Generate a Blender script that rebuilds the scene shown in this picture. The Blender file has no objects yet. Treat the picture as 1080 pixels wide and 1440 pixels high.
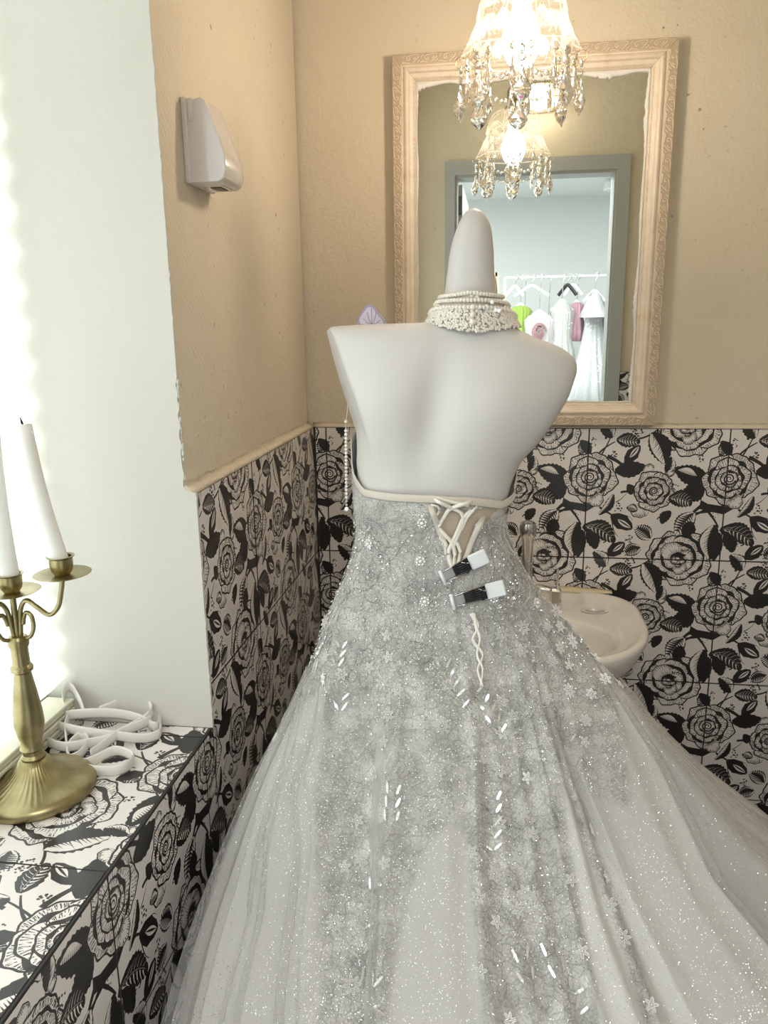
import bpy, math, random
import numpy as np
from mathutils import Vector, Matrix
from mathutils.bvhtree import BVHTree

# ------------------------------------------------------------------ camera
S = bpy.context.scene
FPX = 1105.14                                  # focal length in pixels of the 1080 x 1440 frame
YAW, PITCH, ROLL = .1466, .2349, -.0149
CAM = np.array([.4428, -1.7932, 1.4325])
def _basis():
    f = np.array([-math.sin(YAW) * math.cos(PITCH), math.cos(YAW) * math.cos(PITCH), -math.sin(PITCH)])
    r = np.array([math.cos(YAW), math.sin(YAW), 0.]); u = np.cross(r, f)
    return math.cos(ROLL) * r + math.sin(ROLL) * u, -math.sin(ROLL) * r + math.cos(ROLL) * u, f
RT, UP, FW = _basis()
cd = bpy.data.cameras.new('camera'); cam = bpy.data.objects.new('camera', cd); S.collection.objects.link(cam)
cd.sensor_fit = 'VERTICAL'; cd.sensor_height = 36.; cd.lens = FPX / 1440 * 36.; cd.clip_start = .02
cam.matrix_world = Matrix([[*a] for a in np.column_stack([RT, UP, -FW, CAM])] + [[0, 0, 0, 1]])
S.camera = cam
# ------------------------------------------------------------------ world, lights, exposure
w = bpy.data.worlds.new('sky'); S.world = w; w.use_nodes = True
w.node_tree.nodes['Background'].inputs[0].default_value = (.80, .92, 1., 1); w.node_tree.nodes['Background'].inputs[1].default_value = 1.0
S.view_settings.view_transform = 'Standard'; S.view_settings.look = 'None'; S.view_settings.gamma = 1; S.view_settings.use_curve_mapping = False
S.view_settings.exposure = 0.10
S.cycles.use_denoising = True; S.cycles.max_bounces = 10; S.cycles.transparent_max_bounces = 24; S.cycles.sample_clamp_indirect = 6
def light(name, kind, loc, power, col, size=.1, rot=(0, 0, 0), size_y=None):
    l = bpy.data.lights.new(name, kind); l.energy = power; l.color = col
    if kind == 'AREA':
        l.size = size
        if size_y: l.shape = 'RECTANGLE'; l.size_y = size_y
    else: l.shadow_soft_size = size
    o = bpy.data.objects.new(name, l); o.location = loc; o.rotation_euler = rot; S.collection.objects.link(o); return o
LIGHT_CFG = dict(
    door_lamp=('POINT', (.59, -1.935, 2.36), 2.5, (1., .88, .72), .05),
    shop_one=('AREA', (.7, -2.95, 2.40), 82, (.95, .98, 1.), 1.6, (0, 0, 0), 1.6),
    shop_two=('AREA', (-.6, -3.2, 2.40), 44, (.95, .98, 1.), 1.4, (0, 0, 0), 1.6))
for k, a in LIGHT_CFG.items(): light(k, *a)

# ------------------------------------------------------------------ helpers
def rayd(u, v): return FW + (u - 540) / FPX * RT - (v - 720) / FPX * UP
def at(u, v, ax, val):
    d = rayd(u, v); t = (val - CAM[ax]) / d[ax]; return CAM + t * d
def link(o): S.collection.objects.link(o); return o
def tag(o, label=None, cat=None, group=None, kind=None):
    if label: o['label'] = label
    if cat: o['category'] = cat
    if group: o['group'] = group
    if kind: o['kind'] = kind
    return o
def empty(name, loc=(0, 0, 0), **k):
    o = bpy.data.objects.new(name, None); o.location = loc; o.empty_display_size = .05; link(o); return tag(o, **k)
def copy_tree(o, parent=None):
    c = o.copy(); link(c)
    if parent: c.parent = parent
    for ch in [x for x in o.children]: copy_tree(ch, c)
    return c
class MB:
    def __init__(s): s.v = []; s.f = []; s.m = []; s.n = 0
    def add(s, v, f, m=0):
        v = np.asarray(v, float).reshape(-1, 3)
        s.v.append(v); s.f += [tuple(int(i) + s.n for i in q) for q in f]; s.m += [m] * len(f); s.n += len(v); return s
    def box(s, c, d, rot=None, m=0, bev=0):
        x, y, z = np.array(d) / 2.
        if bev:
            b = bev; V = []; 
            for sx in (-1, 1):
                for sy in (-1, 1):
                    for sz in (-1, 1): V += [(sx * (x - b), sy * (y - b), sz * z), (sx * (x - b), sy * y, sz * (z - b)), (sx * x, sy * (y - b), sz * (z - b))]
            i = lambda a, b_, c_, k: 3 * (4 * a + 2 * b_ + c_) + k
            F = [(i(0,0,1,0), i(1,0,1,0), i(1,1,1,0), i(0,1,1,0)), (i(0,0,0,0), i(0,1,0,0), i(1,1,0,0), i(1,0,0,0)),
                 (i(0,0,0,1), i(1,0,0,1), i(1,0,1,1), i(0,0,1,1)), (i(0,1,0,1), i(0,1,1,1), i(1,1,1,1), i(1,1,0,1)),
                 (i(0,0,0,2), i(0,0,1,2), i(0,1,1,2), i(0,1,0,2)), (i(1,0,0,2), i(1,1,0,2), i(1,1,1,2), i(1,0,1,2))]
            for a in (0, 1):
                for b_ in (0, 1):
                    for c_ in (0, 1):
                        t = (i(a,b_,c_,0), i(a,b_,c_,1), i(a,b_,c_,2)); F.append(t if (a + b_ + c_) % 2 == 0 else t[::-1])
            for a in (0, 1):
                for b_ in (0, 1):
                    q = (i(a,b_,0,1), i(a,b_,0,2), i(a,b_,1,2), i(a,b_,1,1)); F.append(q if (a + b_) % 2 == 0 else q[::-1])
                    q = (i(0,a,b_,0), i(0,a,b_,1), i(1,a,b_,1), i(1,a,b_,0)); F.append(q if (a + b_) % 2 == 1 else q[::-1])
                    q = (i(a,0,b_,0), i(a,0,b_,2), i(a,1,b_,2), i(a,1,b_,0)); F.append(q if (a + b_) % 2 == 0 else q[::-1])
            V = np.array(V)
        else:
            V = np.array([(sx * x, sy * y, sz * z) for sx in (-1, 1) for sy in (-1, 1) for sz in (-1, 1)])
            F = [(0, 1, 3, 2), (4, 6, 7, 5), (0, 4, 5, 1), (2, 3, 7, 6), (0, 2, 6, 4), (1, 5, 7, 3)]
        if rot is not None: V = V @ np.array(rot).T
        return s.add(V + np.array(c), F, m)
    def loft(s, rings, cap=True, m=0, closed=True):
        R = np.asarray(rings, float); k, n = R.shape[:2]; F = []
        for i in range(k - 1):
            for j in range(n if closed else n - 1):
                a = i * n + j; b = i * n + (j + 1) % n; F.append((a, b, b + n, a + n))
        if cap: F.append(tuple(range(n))[::-1]); F.append(tuple((k - 1) * n + j for j in range(n)))
        return s.add(R.reshape(-1, 3), F, m)
    def lathe(s, prof, c=(0, 0, 0), n=24, m=0, cap=True, mod=None, ax=None):
        a = np.linspace(0, 2 * math.pi, n, endpoint=False); rings = []
        for r, z in prof:
            rr = r * (np.ones(n) if mod is None else mod(a, r, z)); rings.append(np.stack([rr * np.cos(a), rr * np.sin(a), np.full(n, z)], 1))
        R = np.array(rings)
        if ax is not None: R = R @ frame_of(ax).T
        return s.loft(R + np.array(c), cap, m)
    def tube(s, path, r, n=8, m=0, cap=True, flat=None, closed=False, twist=0., up=(0, 0, 1)):
        P = np.asarray(path, float); k = len(P); r = np.broadcast_to(np.asarray(r, float), (k,))
        T = np.gradient(P, axis=0)
        if closed: T = np.roll(P, -1, 0) - np.roll(P, 1, 0)
        T /= np.linalg.norm(T, axis=1)[:, None] + 1e-12
        U = np.array(up, float); rings = []; a = np.linspace(0, 2 * math.pi, n, endpoint=False)
        for i in range(k):
            t = T[i]
            if i == 0 and flat is None and abs(U @ t) > .9: U = np.array([1., .2, 0.])
            if flat is not None: U = np.array(up, float)
            U = U - (U @ t) * t; nn = np.linalg.norm(U); U = U / nn if nn > 1e-6 else np.array([1., 0, 0]); W = np.cross(t, U)
            aa = a + twist * i
            fu, fw = flat if flat is not None else (1, 1)
            if flat is not None and len(np.shape(fu)): fu = fu[i]
            rings.append(P[i] + r[i] * (fu * np.cos(aa)[:, None] * U + fw * np.sin(aa)[:, None] * W))
        if closed: rings.append(rings[0]); return s.loft(rings, False, m)
        return s.loft(rings, cap, m)
    def ball(s, c, r, n=10, k=6, m=0, sc=(1, 1, 1)):
        pr = [(math.sin(math.pi * i / k), -math.cos(math.pi * i / k)) for i in range(k + 1)]
        a = np.linspace(0, 2 * math.pi, n, endpoint=False)
        V = [(0, 0, -1)]
        for q, z in pr[1:-1]: V += [(q * math.cos(t), q * math.sin(t), z) for t in a]
        V.append((0, 0, 1)); F = [(0, 1 + (j + 1) % n, 1 + j) for j in range(n)]
        for i in range(k - 2):
            for j in range(n): p = 1 + i * n + j; q = 1 + i * n + (j + 1) % n; F.append((p, q, q + n, p + n))
        L = len(V) - 1; b = 1 + (k - 2) * n; F += [(L, b + j, b + (j + 1) % n) for j in range(n)]
        return s.add(np.array(V) * r * np.array(sc) + np.array(c), F, m)
    def mesh(s, name, mats, smooth=True):
        me = bpy.data.meshes.new(name); me.from_pydata(np.concatenate(s.v).tolist(), [], s.f)
        for q in (mats if isinstance(mats, (list, tuple)) else [mats]): me.materials.append(q)
        me.polygons.foreach_set('material_index', s.m); me.polygons.foreach_set('use_smooth', [bool(smooth)] * len(s.f)); me.update()
        if smooth == 'auto': auto(me)
        return me
    def build(s, name, mats, parent=None, smooth=True, loc=None, **k):
        me = s.mesh(name, mats, smooth); o = bpy.data.objects.new(name, me); link(o)
        if parent is not None: o.parent = parent
        if loc is not None: o.location = loc
        return tag(o, **k)
def auto(me, deg=35):
    import bmesh
    b = bmesh.new(); b.from_mesh(me)
    bmesh.ops.recalc_face_normals(b, faces=b.faces)
    for e in b.edges: e.smooth = not (len(e.link_faces) == 2 and e.calc_face_angle(0) > math.radians(deg))
    b.to_mesh(me); b.free()
def inst(name, me, parent, loc, rot=None, sc=None):
    o = bpy.data.objects.new(name, me); link(o)
    if parent is not None: o.parent = parent
    o.location = loc
    if rot is not None: o.rotation_euler = rot
    if sc is not None: o.scale = sc if not np.isscalar(sc) else (sc,) * 3
    return o
def frame_of(ax):
    z = np.array(ax, float); z /= np.linalg.norm(z); x = np.cross([0, 0, 1.], z) if abs(z[2]) < .95 else np.cross([0, 1., 0], z); x /= np.linalg.norm(x)
    return np.column_stack([x, np.cross(z, x), z])
def smoothpath(P, n=8):
    P = np.asarray(P, float); out = []
    for i in range(len(P) - 1):
        p0 = P[max(0, i - 1)]; p1, p2 = P[i], P[i + 1]; p3 = P[min(len(P) - 1, i + 2)]
        for t in np.linspace(0, 1, n, endpoint=False):
            out.append(.5 * (2 * p1 + (p2 - p0) * t + (2 * p0 - 5 * p1 + 4 * p2 - p3) * t * t + (3 * p1 - p0 - 3 * p2 + p3) * t ** 3))
    out.append(P[-1]); return np.array(out)
rnd = random.Random(7); nr = np.random.RandomState(11)

# ------------------------------------------------------------------ materials
def mat(name, col, rough=.5, metal=0., spec=.5, trans=0., ior=1.45, emit=None, es=1., sss=0., coat=0., sheen=0.):
    m = bpy.data.materials.new(name); m.use_nodes = True; b = m.node_tree.nodes['Principled BSDF']
    b.inputs['Base Color'].default_value = (*col, 1); b.inputs['Roughness'].default_value = rough; b.inputs['Metallic'].default_value = metal
    b.inputs['Specular IOR Level'].default_value = spec; b.inputs['Transmission Weight'].default_value = trans; b.inputs['IOR'].default_value = ior
    b.inputs['Coat Weight'].default_value = coat; b.inputs['Sheen Weight'].default_value = sheen
    if sss: b.inputs['Subsurface Weight'].default_value = sss; b.inputs['Subsurface Radius'].default_value = (.02, .015, .01)
    if emit: b.inputs['Emission Color'].default_value = (*emit, 1); b.inputs['Emission Strength'].default_value = es
    return m
class NT:
    def __init__(s, m): s.t = m.node_tree; s.b = s.t.nodes.get('Principled BSDF'); s.o = s.t.nodes['Material Output']
    def n(s, kind, **k):
        q = s.t.nodes.new('ShaderNode' + kind)
        for a, v in k.items():
            if a.startswith('i_'): q.inputs[a[2:].replace('_', ' ')].default_value = v
            else: setattr(q, a, v)
        return q
    def l(s, a, b): s.t.links.new(a, b)
    def noise(s, scale, detail=3, vec=None, **k):
        q = s.n('TexNoise', **k); q.inputs['Scale'].default_value = scale; q.inputs['Detail'].default_value = detail
        s.l(vec if vec is not None else s.coord(), q.inputs['Vector']); return q
    def coord(s, which='Object', scale=None):
        c = s.n('TexCoord').outputs[which]
        if scale is not None:
            mp = s.n('Mapping'); mp.inputs['Scale'].default_value = scale; s.l(c, mp.inputs[0]); c = mp.outputs[0]
        return c
    def ramp(s, src, stops):
        r = s.n('ValToRGB'); e = r.color_ramp.elements
        while len(e) < len(stops): e.new(.5)
        for q, (p, c) in zip(e, stops): q.position = p; q.color = (*c, 1) if not np.isscalar(c) else (c, c, c, 1)
        s.l(src, r.inputs[0]); return r.outputs[0]
    def mix(s, f, a, b, mode='MIX'):
        q = s.n('Mix', data_type='RGBA', blend_type=mode)
        for sock, v in ((q.inputs[0], f), (q.inputs[6], a), (q.inputs[7], b)):
            if hasattr(v, 'links'): s.l(v, sock)
            elif np.isscalar(v): sock.default_value = v
            else: sock.default_value = (*v, 1)
        return q.outputs[2]
    def math(s, op, a, b=0.):
        q = s.n('Math', operation=op)
        for sock, v in ((q.inputs[0], a), (q.inputs[1], b)):
            if hasattr(v, 'links'): s.l(v, sock)
            else: sock.default_value = v
        return q.outputs[0]
    def bump(s, h, strength=.3, dist=.002, to=True, nrm=None):
        q = s.n('Bump'); q.inputs['Strength'].default_value = strength; q.inputs['Distance'].default_value = dist; s.l(h, q.inputs['Height'])
        if nrm is not None: s.l(nrm, q.inputs['Normal'])
        if to: s.l(q.outputs[0], s.b.inputs['Normal'])
        return q.outputs[0]
def plaster(name, col, col2, comb=False, pitted=True, bs=.85):
    m = mat(name, col, .75, spec=.3); t = NT(m)
    big = t.noise(2.2, 4); fine = t.noise(160, 5); mid = t.noise(24, 5)
    c = t.ramp(big.outputs['Fac'], [(.35, col), (.68, col2)])
    pits = t.ramp(t.noise(75, 2).outputs['Fac'], [(.26, .0), (.31, 1.)])
    area = t.ramp(t.noise(3.3, 2).outputs['Fac'], [(.50, 1.), (.62, 0.)])
    pit = t.math('MAXIMUM', pits, area if pitted else 1.)
    c = t.mix(pit, tuple(x * .55 for x in col), c); t.l(c, t.b.inputs['Base Color'])
    h = t.math('ADD', t.math('MULTIPLY', fine.outputs['Fac'], .35), t.math('MULTIPLY', mid.outputs['Fac'], 1.0))
    h = t.math('ADD', h, t.math('MULTIPLY', pit, .5))
    if comb:                                             # trowel-comb ripples on the lower part of the plaster
        wv = t.n('TexWave', wave_type='BANDS', bands_direction='DIAGONAL'); wv.inputs['Scale'].default_value = 42; wv.inputs['Distortion'].default_value = 3.; wv.inputs['Detail Scale'].default_value = 1.2
        t.l(t.coord(), wv.inputs['Vector'])
        h = t.math('ADD', h, t.math('MULTIPLY', t.math('MULTIPLY', wv.outputs['Fac'], area), .14))
    t.bump(h, bs, .0055); return m
M = {}
M['paint'] = plaster('beige_plaster', (.69, .60, .465), (.73, .645, .51), True)
M['paint_back'] = plaster('beige_back_plaster', (.66, .575, .435), (.70, .615, .48))
M['white_wall'] = plaster('off_white_plaster', (.62, .60, .545), (.65, .63, .575), pitted=False, bs=.22)
M['shop_wall'] = mat('shop_white_wall', (.74, .77, .765), .8)
M['ceiling'] = mat('ceiling_white', (.78, .78, .74), .8)
M['grout'] = mat('dark_grout', (.035, .032, .03), .8)
M['door_frame'] = mat('grey_green_door_paint', (.40, .41, .395), .5)
M['hinge'] = mat('hinge_steel', (.12, .12, .13), .4, .8)
M['porcelain'] = mat('cream_porcelain', (.84, .80, .73), .12, coat=.6)
M['caulk'] = mat('yellowed_sealant', (.72, .60, .40), .6)
M['chrome'] = mat('chrome', (.72, .71, .69), .12, 1.)
t = NT(M['chrome']); t.l(t.ramp(t.noise(60, 3).outputs['Fac'], [(.3, .08), (.7, .30)]), t.b.inputs['Roughness'])
M['plastic'] = mat('glossy_white_plastic', (.70, .66, .64), .16, coat=.7)
M['plastic_dark'] = mat('dark_slot', (.03, .03, .035), .4)
M['frame_cream'] = mat('aged_cream_frame', (.72, .60, .46), .45)
t = NT(M['frame_cream']); t.l(t.ramp(t.noise(38, 4).outputs['Fac'], [(.25, (.62, .50, .37)), (.42, (.70, .59, .46)), (.75, (.76, .66, .54))]), t.b.inputs['Base Color'])
M['recess_shade'] = mat('frame_recess_shade', (.46, .36, .25), .6)  # shade between the scrolls, painted in as a darker flat band of the frame
M['mirror'] = mat('silvered_glass', (.80, .81, .76), .0, 1.)
M['putty'] = mat('white_putty', (.74, .71, .66), .8)
t = NT(M['putty']); t.bump(t.noise(90, 5).outputs['Fac'], .8, .004)
M['brass'] = mat('antique_brass', (.30, .26, .13), .34, 1.)
t = NT(M['brass']); t.l(t.ramp(t.noise(30, 4).outputs['Fac'], [(.3, (.25, .21, .10)), (.7, (.42, .36, .20))]), t.b.inputs['Base Color'])
M['wax'] = mat('candle_wax', (.86, .86, .82), .45, sss=.3)
M['wick'] = mat('burnt_wick', (.01, .01, .01), .9)
M['ribbon'] = mat('ivory_cotton_cord', (.78, .75, .69), .8, sheen=.3)
t = NT(M['ribbon']); t.bump(t.noise(900, 2).outputs['Fac'], .4, .0006)
M['rail'] = mat('cream_rail', (.72, .70, .56), .5)
M['mannequin'] = mat('matt_white_mannequin', (.63, .61, .59), .48, spec=.35)
M['satin'] = mat('ivory_satin', (.62, .56, .49), .42, sheen=.4)
M['mesh_panel'] = mat('nude_modesty_panel', (.52, .43, .33), .6, sheen=.3)
M['lace_cord'] = mat('ivory_satin_cord', (.84, .80, .72), .3, sheen=.3)
M['pearl'] = mat('pearl', (.84, .79, .72), .18, coat=.8, sss=.1)
M['crystal'] = mat('silver_crystal_bead', (.92, .91, .89), .2, .35)
M['bead_dark'] = mat('smoky_bead', (.30, .29, .28), .2, .7)
M['sequin'] = mat('iridescent_sequin', (.74, .735, .72), .14, .55, coat=1.)
M['clip_white'] = mat('white_clip_plastic', (.80, .83, .85), .25, coat=.5)
M['clip_black'] = mat('black_clip_spring', (.02, .02, .022), .35)
M['clip_clear'] = mat('clear_clip_jaw', (.75, .75, .74), .15, trans=.6)
M['butterfly'] = mat('lilac_paper', (.62, .57, .68), .6)
M['butterfly_dark'] = mat('dark_lilac_paper', (.36, .31, .46), .6)
M['blind'] = mat('sunlit_pleated_blind', (.90, .93, .92), .9, emit=(.91, .99, .985), es=1.15)
M['bulb'] = mat('lit_bulb', (1, 1, 1), .4, emit=(1., .84, .66), es=125.)
M['bulk_glass'] = mat('lit_bulkhead_glass', (1, .95, .8), .4, emit=(1., .88, .60), es=2.6)
M['wire'] = mat('brass_wire', (.45, .34, .16), .35, 1.)
M['cord_black'] = mat('brown_cord', (.05, .035, .025), .6)
def glassy(name, tint, body=.12, rough=.05):
    # thin cut glass: clear, glossy at grazing angles, faintly milky
    m = bpy.data.materials.new(name); m.use_nodes = True; t = NT(m); t.t.nodes.remove(t.b)
    tr = t.n('BsdfTransparent'); tr.inputs[0].default_value = (*tint, 1)
    gl = t.n('BsdfGlossy'); gl.inputs['Roughness'].default_value = rough
    df = t.n('BsdfTranslucent'); df.inputs[0].default_value = (.9, .86, .8, 1)
    d2 = t.n('BsdfDiffuse'); d2.inputs[0].default_value = (.9, .87, .82, 1)
    lw = t.n('LayerWeight'); lw.inputs[0].default_value = .5; fr_ = t.math('ADD', t.math('MULTIPLY', t.math('POWER', lw.outputs['Facing'], 3.), .30), .012)
    a0 = t.n('AddShader'); m0 = t.n('MixShader'); m0.inputs[0].default_value = .5; t.l(df.outputs[0], m0.inputs[1]); t.l(d2.outputs[0], m0.inputs[2])
    m1 = t.n('MixShader'); m1.inputs[0].default_value = body; t.l(tr.outputs[0], m1.inputs[1]); t.l(m0.outputs[0], m1.inputs[2])
    m2 = t.n('MixShader'); t.l(fr_, m2.inputs[0]); t.l(m1.outputs[0], m2.inputs[1]); t.l(gl.outputs[0], m2.inputs[2])
    t.l(m2.outputs[0], t.o.inputs[0]); return m
M['shade_glass'] = glassy('cut_glass_shade', (.975, .965, .955), .010, .06)
M['cut_glass'] = glassy('cut_glass_ridges', (.88, .87, .86), .07, .08)
M['drop_glass'] = mat('cut_crystal_drop', (.97, .965, .95), .02, trans=1., ior=1.52)
# cloth with glitter: tiny flakes, each a mirror tilted its own way
def glitter(m, scale=750, density=.10, tilt=1.1, rough=.22):
    t = NT(m); vo = t.n('TexVoronoi'); vo.inputs['Scale'].default_value = scale; t.l(t.coord(), vo.inputs['Vector'])
    sep = t.n('SeparateColor'); t.l(vo.outputs['Color'], sep.inputs[0])
    patch = t.ramp(t.noise(9, 3).outputs['Fac'], [(.35, .25), (.65, 1.)])
    msk = t.math('LESS_THAN', sep.outputs[0], t.math('MULTIPLY', patch, density))
    msk = t.math('MULTIPLY', msk, t.math('LESS_THAN', vo.outputs['Distance'], .42))
    geo = t.n('NewGeometry'); sub = t.n('VectorMath', operation='SUBTRACT'); t.l(vo.outputs['Color'], sub.inputs[0]); sub.inputs[1].default_value = (.5, .5, .5)
    sc = t.n('VectorMath', operation='SCALE'); sc.inputs['Scale'].default_value = tilt; t.l(sub.outputs[0], sc.inputs[0])
    ad = t.n('VectorMath', operation='ADD'); t.l(geo.outputs['Normal'], ad.inputs[0]); t.l(sc.outputs[0], ad.inputs[1])
    nm = t.n('VectorMath', operation='NORMALIZE'); t.l(ad.outputs[0], nm.inputs[0])
    gl = t.n('BsdfGlossy'); gl.inputs['Roughness'].default_value = rough; gl.inputs[0].default_value = (1., .99, .97, 1); t.l(nm.outputs[0], gl.inputs['Normal'])
    mx = t.n('MixShader'); t.l(msk, mx.inputs[0]); src = t.o.inputs[0].links[0].from_socket; t.l(src, mx.inputs[1]); t.l(gl.outputs[0], mx.inputs[2]); t.l(mx.outputs[0], t.o.inputs[0])
    return m
def lace_cloth(name):
    # glitter tulle where the attribute "lace" is 0, silver-grey embroidered lace where it is 1
    m = mat(name, (.50, .485, .46), .7, sheen=.25); t = NT(m)
    at_ = t.n('Attribute'); at_.attribute_name = 'lace'
    f = at_.outputs['Fac']
    n1 = t.noise(28, 5); v1 = t.n('TexVoronoi', feature='DISTANCE_TO_EDGE'); v1.inputs['Scale'].default_value = 75; t.l(t.coord(), v1.inputs['Vector'])
    n2 = t.noise(420, 3)
    lc = t.ramp(n1.outputs['Fac'], [(.30, (.36, .355, .335)), (.5, (.49, .48, .455)), (.70, (.68, .665, .63))])
    ed = t.ramp(v1.outputs['Distance'], [(.0, .75), (.09, 1.)]); lc = t.mix(1., lc, ed, 'MULTIPLY')
    lc = t.mix(.5, lc, t.ramp(n2.outputs['Fac'], [(.38, .45), (.6, 1.)]), 'MULTIPLY')
    c = t.mix(f, (.53, .515, .49), lc); t.l(c, t.b.inputs['Base Color'])
    h = t.math('MULTIPLY', t.math('ADD', n1.outputs['Fac'], t.math('MULTIPLY', n2.outputs['Fac'], .5)), f)
    t.bump(h, .6, .004)
    return glitter(m, 800, .13, 1.2)
M['dress'] = lace_cloth('silver_lace_and_glitter_tulle')
M['satin_panel'] = glitter(mat('white_glitter_satin', (.74, .725, .71), .6, sheen=.3), 700, .22, .8, .3)
def tulle(name, alpha, col=(.66, .65, .63)):
    m = bpy.data.materials.new(name); m.use_nodes = True; t = NT(m); t.t.nodes.remove(t.b)
    tr = t.n('BsdfTransparent'); df = t.n('BsdfDiffuse'); df.inputs[0].default_value = (*col, 1); tl = t.n('BsdfTranslucent'); tl.inputs[0].default_value = (*col, 1)
    m0 = t.n('MixShader'); m0.inputs[0].default_value = .35; t.l(df.outputs[0], m0.inputs[1]); t.l(tl.outputs[0], m0.inputs[2])
    lw = t.n('LayerWeight'); lw.inputs[0].default_value = .35
    fac = t.math('ADD', t.math('MULTIPLY', t.math('POWER', lw.outputs['Facing'], 1.6), 1 - alpha), alpha)      # a net looks denser edge-on
    m1 = t.n('MixShader'); t.l(fac, m1.inputs[0]); t.l(tr.outputs[0], m1.inputs[1]); t.l(m0.outputs[0], m1.inputs[2]); t.l(m1.outputs[0], t.o.inputs[0])
    return glitter(m, 900, .05, 1.1)
M['tulle'] = tulle('sheer_tulle', .19)

# ------------------------------------------------------------------ rose line art
def make_tile_print(N=1024):
    # black line-art rose print, wrapped on all four sides of the tile; 1 = cream ground, 0 = black ink
    import numpy as np, math
    rg = np.random.RandomState(5)
    A = np.ones((N, N), np.float32)
    def fill(pts, val):
        p = np.asarray(pts, float) * N
        x0, y0 = np.floor(p.min(0)).astype(int); x1, y1 = np.ceil(p.max(0)).astype(int)
        if x1 <= x0 or y1 <= y0: return
        X = np.arange(x0, x1 + 1) + .5; Y = np.arange(y0, y1 + 1) + .5
        ins = np.zeros((len(Y), len(X)), bool)
        q = np.roll(p, -1, 0)
        for (ax, ay), (bx, by) in zip(p, q):
            if ay == by: continue
            rows = (Y > min(ay, by)) & (Y <= max(ay, by))
            if not rows.any(): continue
            xi = ax + (Y[rows] - ay) * (bx - ax) / (by - ay)
            ins[rows] ^= X[None, :] > xi[:, None]
        yy, xx = np.nonzero(ins)
        A[(yy + y0) % N, (xx + x0) % N] = val
    def stroke(pts, w0, w1=None, val=0.):
        # a line that swells to its middle width (w0 at start, w1 at end)
        p = np.asarray(pts, float); w1 = w0 if w1 is None else w1
        t = np.gradient(p, axis=0); t /= (np.linalg.norm(t, axis=1)[:, None] + 1e-9)
        n = np.stack([-t[:, 1], t[:, 0]], 1)
        w = np.linspace(w0, w1, len(p))[:, None] * .5
        fill(np.concatenate([p + n * w, (p - n * w)[::-1]]), val)
    def bez(a, b, c, n=14):
        t = np.linspace(0, 1, n)[:, None]; a, b, c = map(np.array, (a, b, c))
        return (1 - t) ** 2 * a + 2 * t * (1 - t) * b + t * t * c
    def leaf(base, tip, w, mode='black', bend=.12, teeth=9):
        b = np.array(base, float); t = np.array(tip, float); d = t - b; L = np.hypot(*d); d /= L; n = np.array([-d[1], d[0]]); w *= 1.22
        def at(s, side): return b + d * L * s + n * (side + bend * L * math.sin(math.pi * s))
        def edge(sg, k=1.):
            out = []
            for i in range(teeth * 2 + 1):
                s = i / (teeth * 2); ww = w * math.sin(math.pi * min(1, s * .92 + .04)) ** .8 * (1 - .25 * s)
                if i % 2 and k == 1.: ww *= 1.13
                out.append(at(min(1., s + (.02 if i % 2 else 0)), sg * ww * k))
            return out
        out = edge(1) + edge(-1)[::-1]
        fill(out, 0.)
        if mode == 'half':      # one half open with hatching, the other solid
            fill(edge(1, .86) + [at(s, .004) for s in np.linspace(.95, .06, 8)], 1.)
            for s in np.linspace(.12, .85, 13):
                ww = w * math.sin(math.pi * s) * .8
                stroke([at(s - .05, .002), at(s + .05, ww * rg.uniform(.35, .95))], .006, .001)
        elif mode == 'open':
            fill(edge(1, .88) + edge(-1, .88)[::-1], 1.)
            stroke([at(s, 0) for s in np.linspace(0, 1, 8)], .007, .003)
            for s in np.linspace(.1, .85, 9):
                for sg in (1, -1):
                    ww = w * math.sin(math.pi * s) * .85
                    stroke([at(s - .03, 0), at(s + .07, sg * ww)], .011 * (1 + .8 * (sg > 0)), .004)
        elif mode == 'vein':
            for s in np.linspace(.12, .8, 7):
                for sg in (1, -1):
                    ww = w * math.sin(math.pi * s) * .8
                    stroke([at(s, sg * .1 * w), at(s + .05, sg * ww * .6), at(s + .12, sg * ww * .9)], .010 if sg > 0 else .003, .001, 1.)
            stroke([at(s, 0) for s in np.linspace(.05, .9, 8)], .002, .001, 1.)
        elif mode == 'eye':
            fill([at(s, w * (.05 + .55 * math.sin(math.pi * (s - .3) / .6))) for s in np.linspace(.3, .9, 10)] + [at(s, .0) for s in np.linspace(.85, .35, 6)], 1.)
            for s in np.linspace(.36, .84, 10): stroke([at(s, w * .0), at(s - .03, w * .3)], .006, .001)
    def petal(c, r0, r1, a, da, skew=0., lobes=2, shade=.5, hatch=9, thick=.008, ex=1., ey=1.):
        # one petal between radii r0 and r1, centred on angle a, half-width da
        c = np.array(c, float)
        def P(r, t): return c + np.array([math.cos(t) * ex, math.sin(t) * ey]) * r
        n = 22; ph = rg.uniform(0, 6)
        def rim(k, sh=0.):
            out = []
            for i in range(n + 1):
                s = i / n; t = a - da + 2 * da * s
                bulge = (math.sin(math.pi * s) ** .45)
                wob = 1 + .045 * math.sin(lobes * math.pi * 2 * s + ph) + .02 * math.sin(9 * s * math.pi + ph)
                r = r0 + (r1 * wob - r0) * bulge + skew * (s - .5)
                out.append(P(r * k - sh, t))
            return out
        inner = [P(r0 * .72, a + da * (1 - 2 * s)) for s in np.linspace(0, 1, 8)]
        fill([P(np.hypot(*(q - c)) if False else 1, 0) * 0 + q for q in rim(1.0)] + inner, 0.)
        k = 1 - thick / r1
        fill(rim(k) + inner, 1.)
        # rolled-lip crescent: a dark band following the rim on one side
        s0, s1 = sorted((rg.uniform(.0, .35), rg.uniform(.6, 1.)))
        rim_o = rim(k - .02); rim_i = rim(k - .02 - .10 * shade)
        i0, i1 = int(s0 * n), int(s1 * n)
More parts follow.
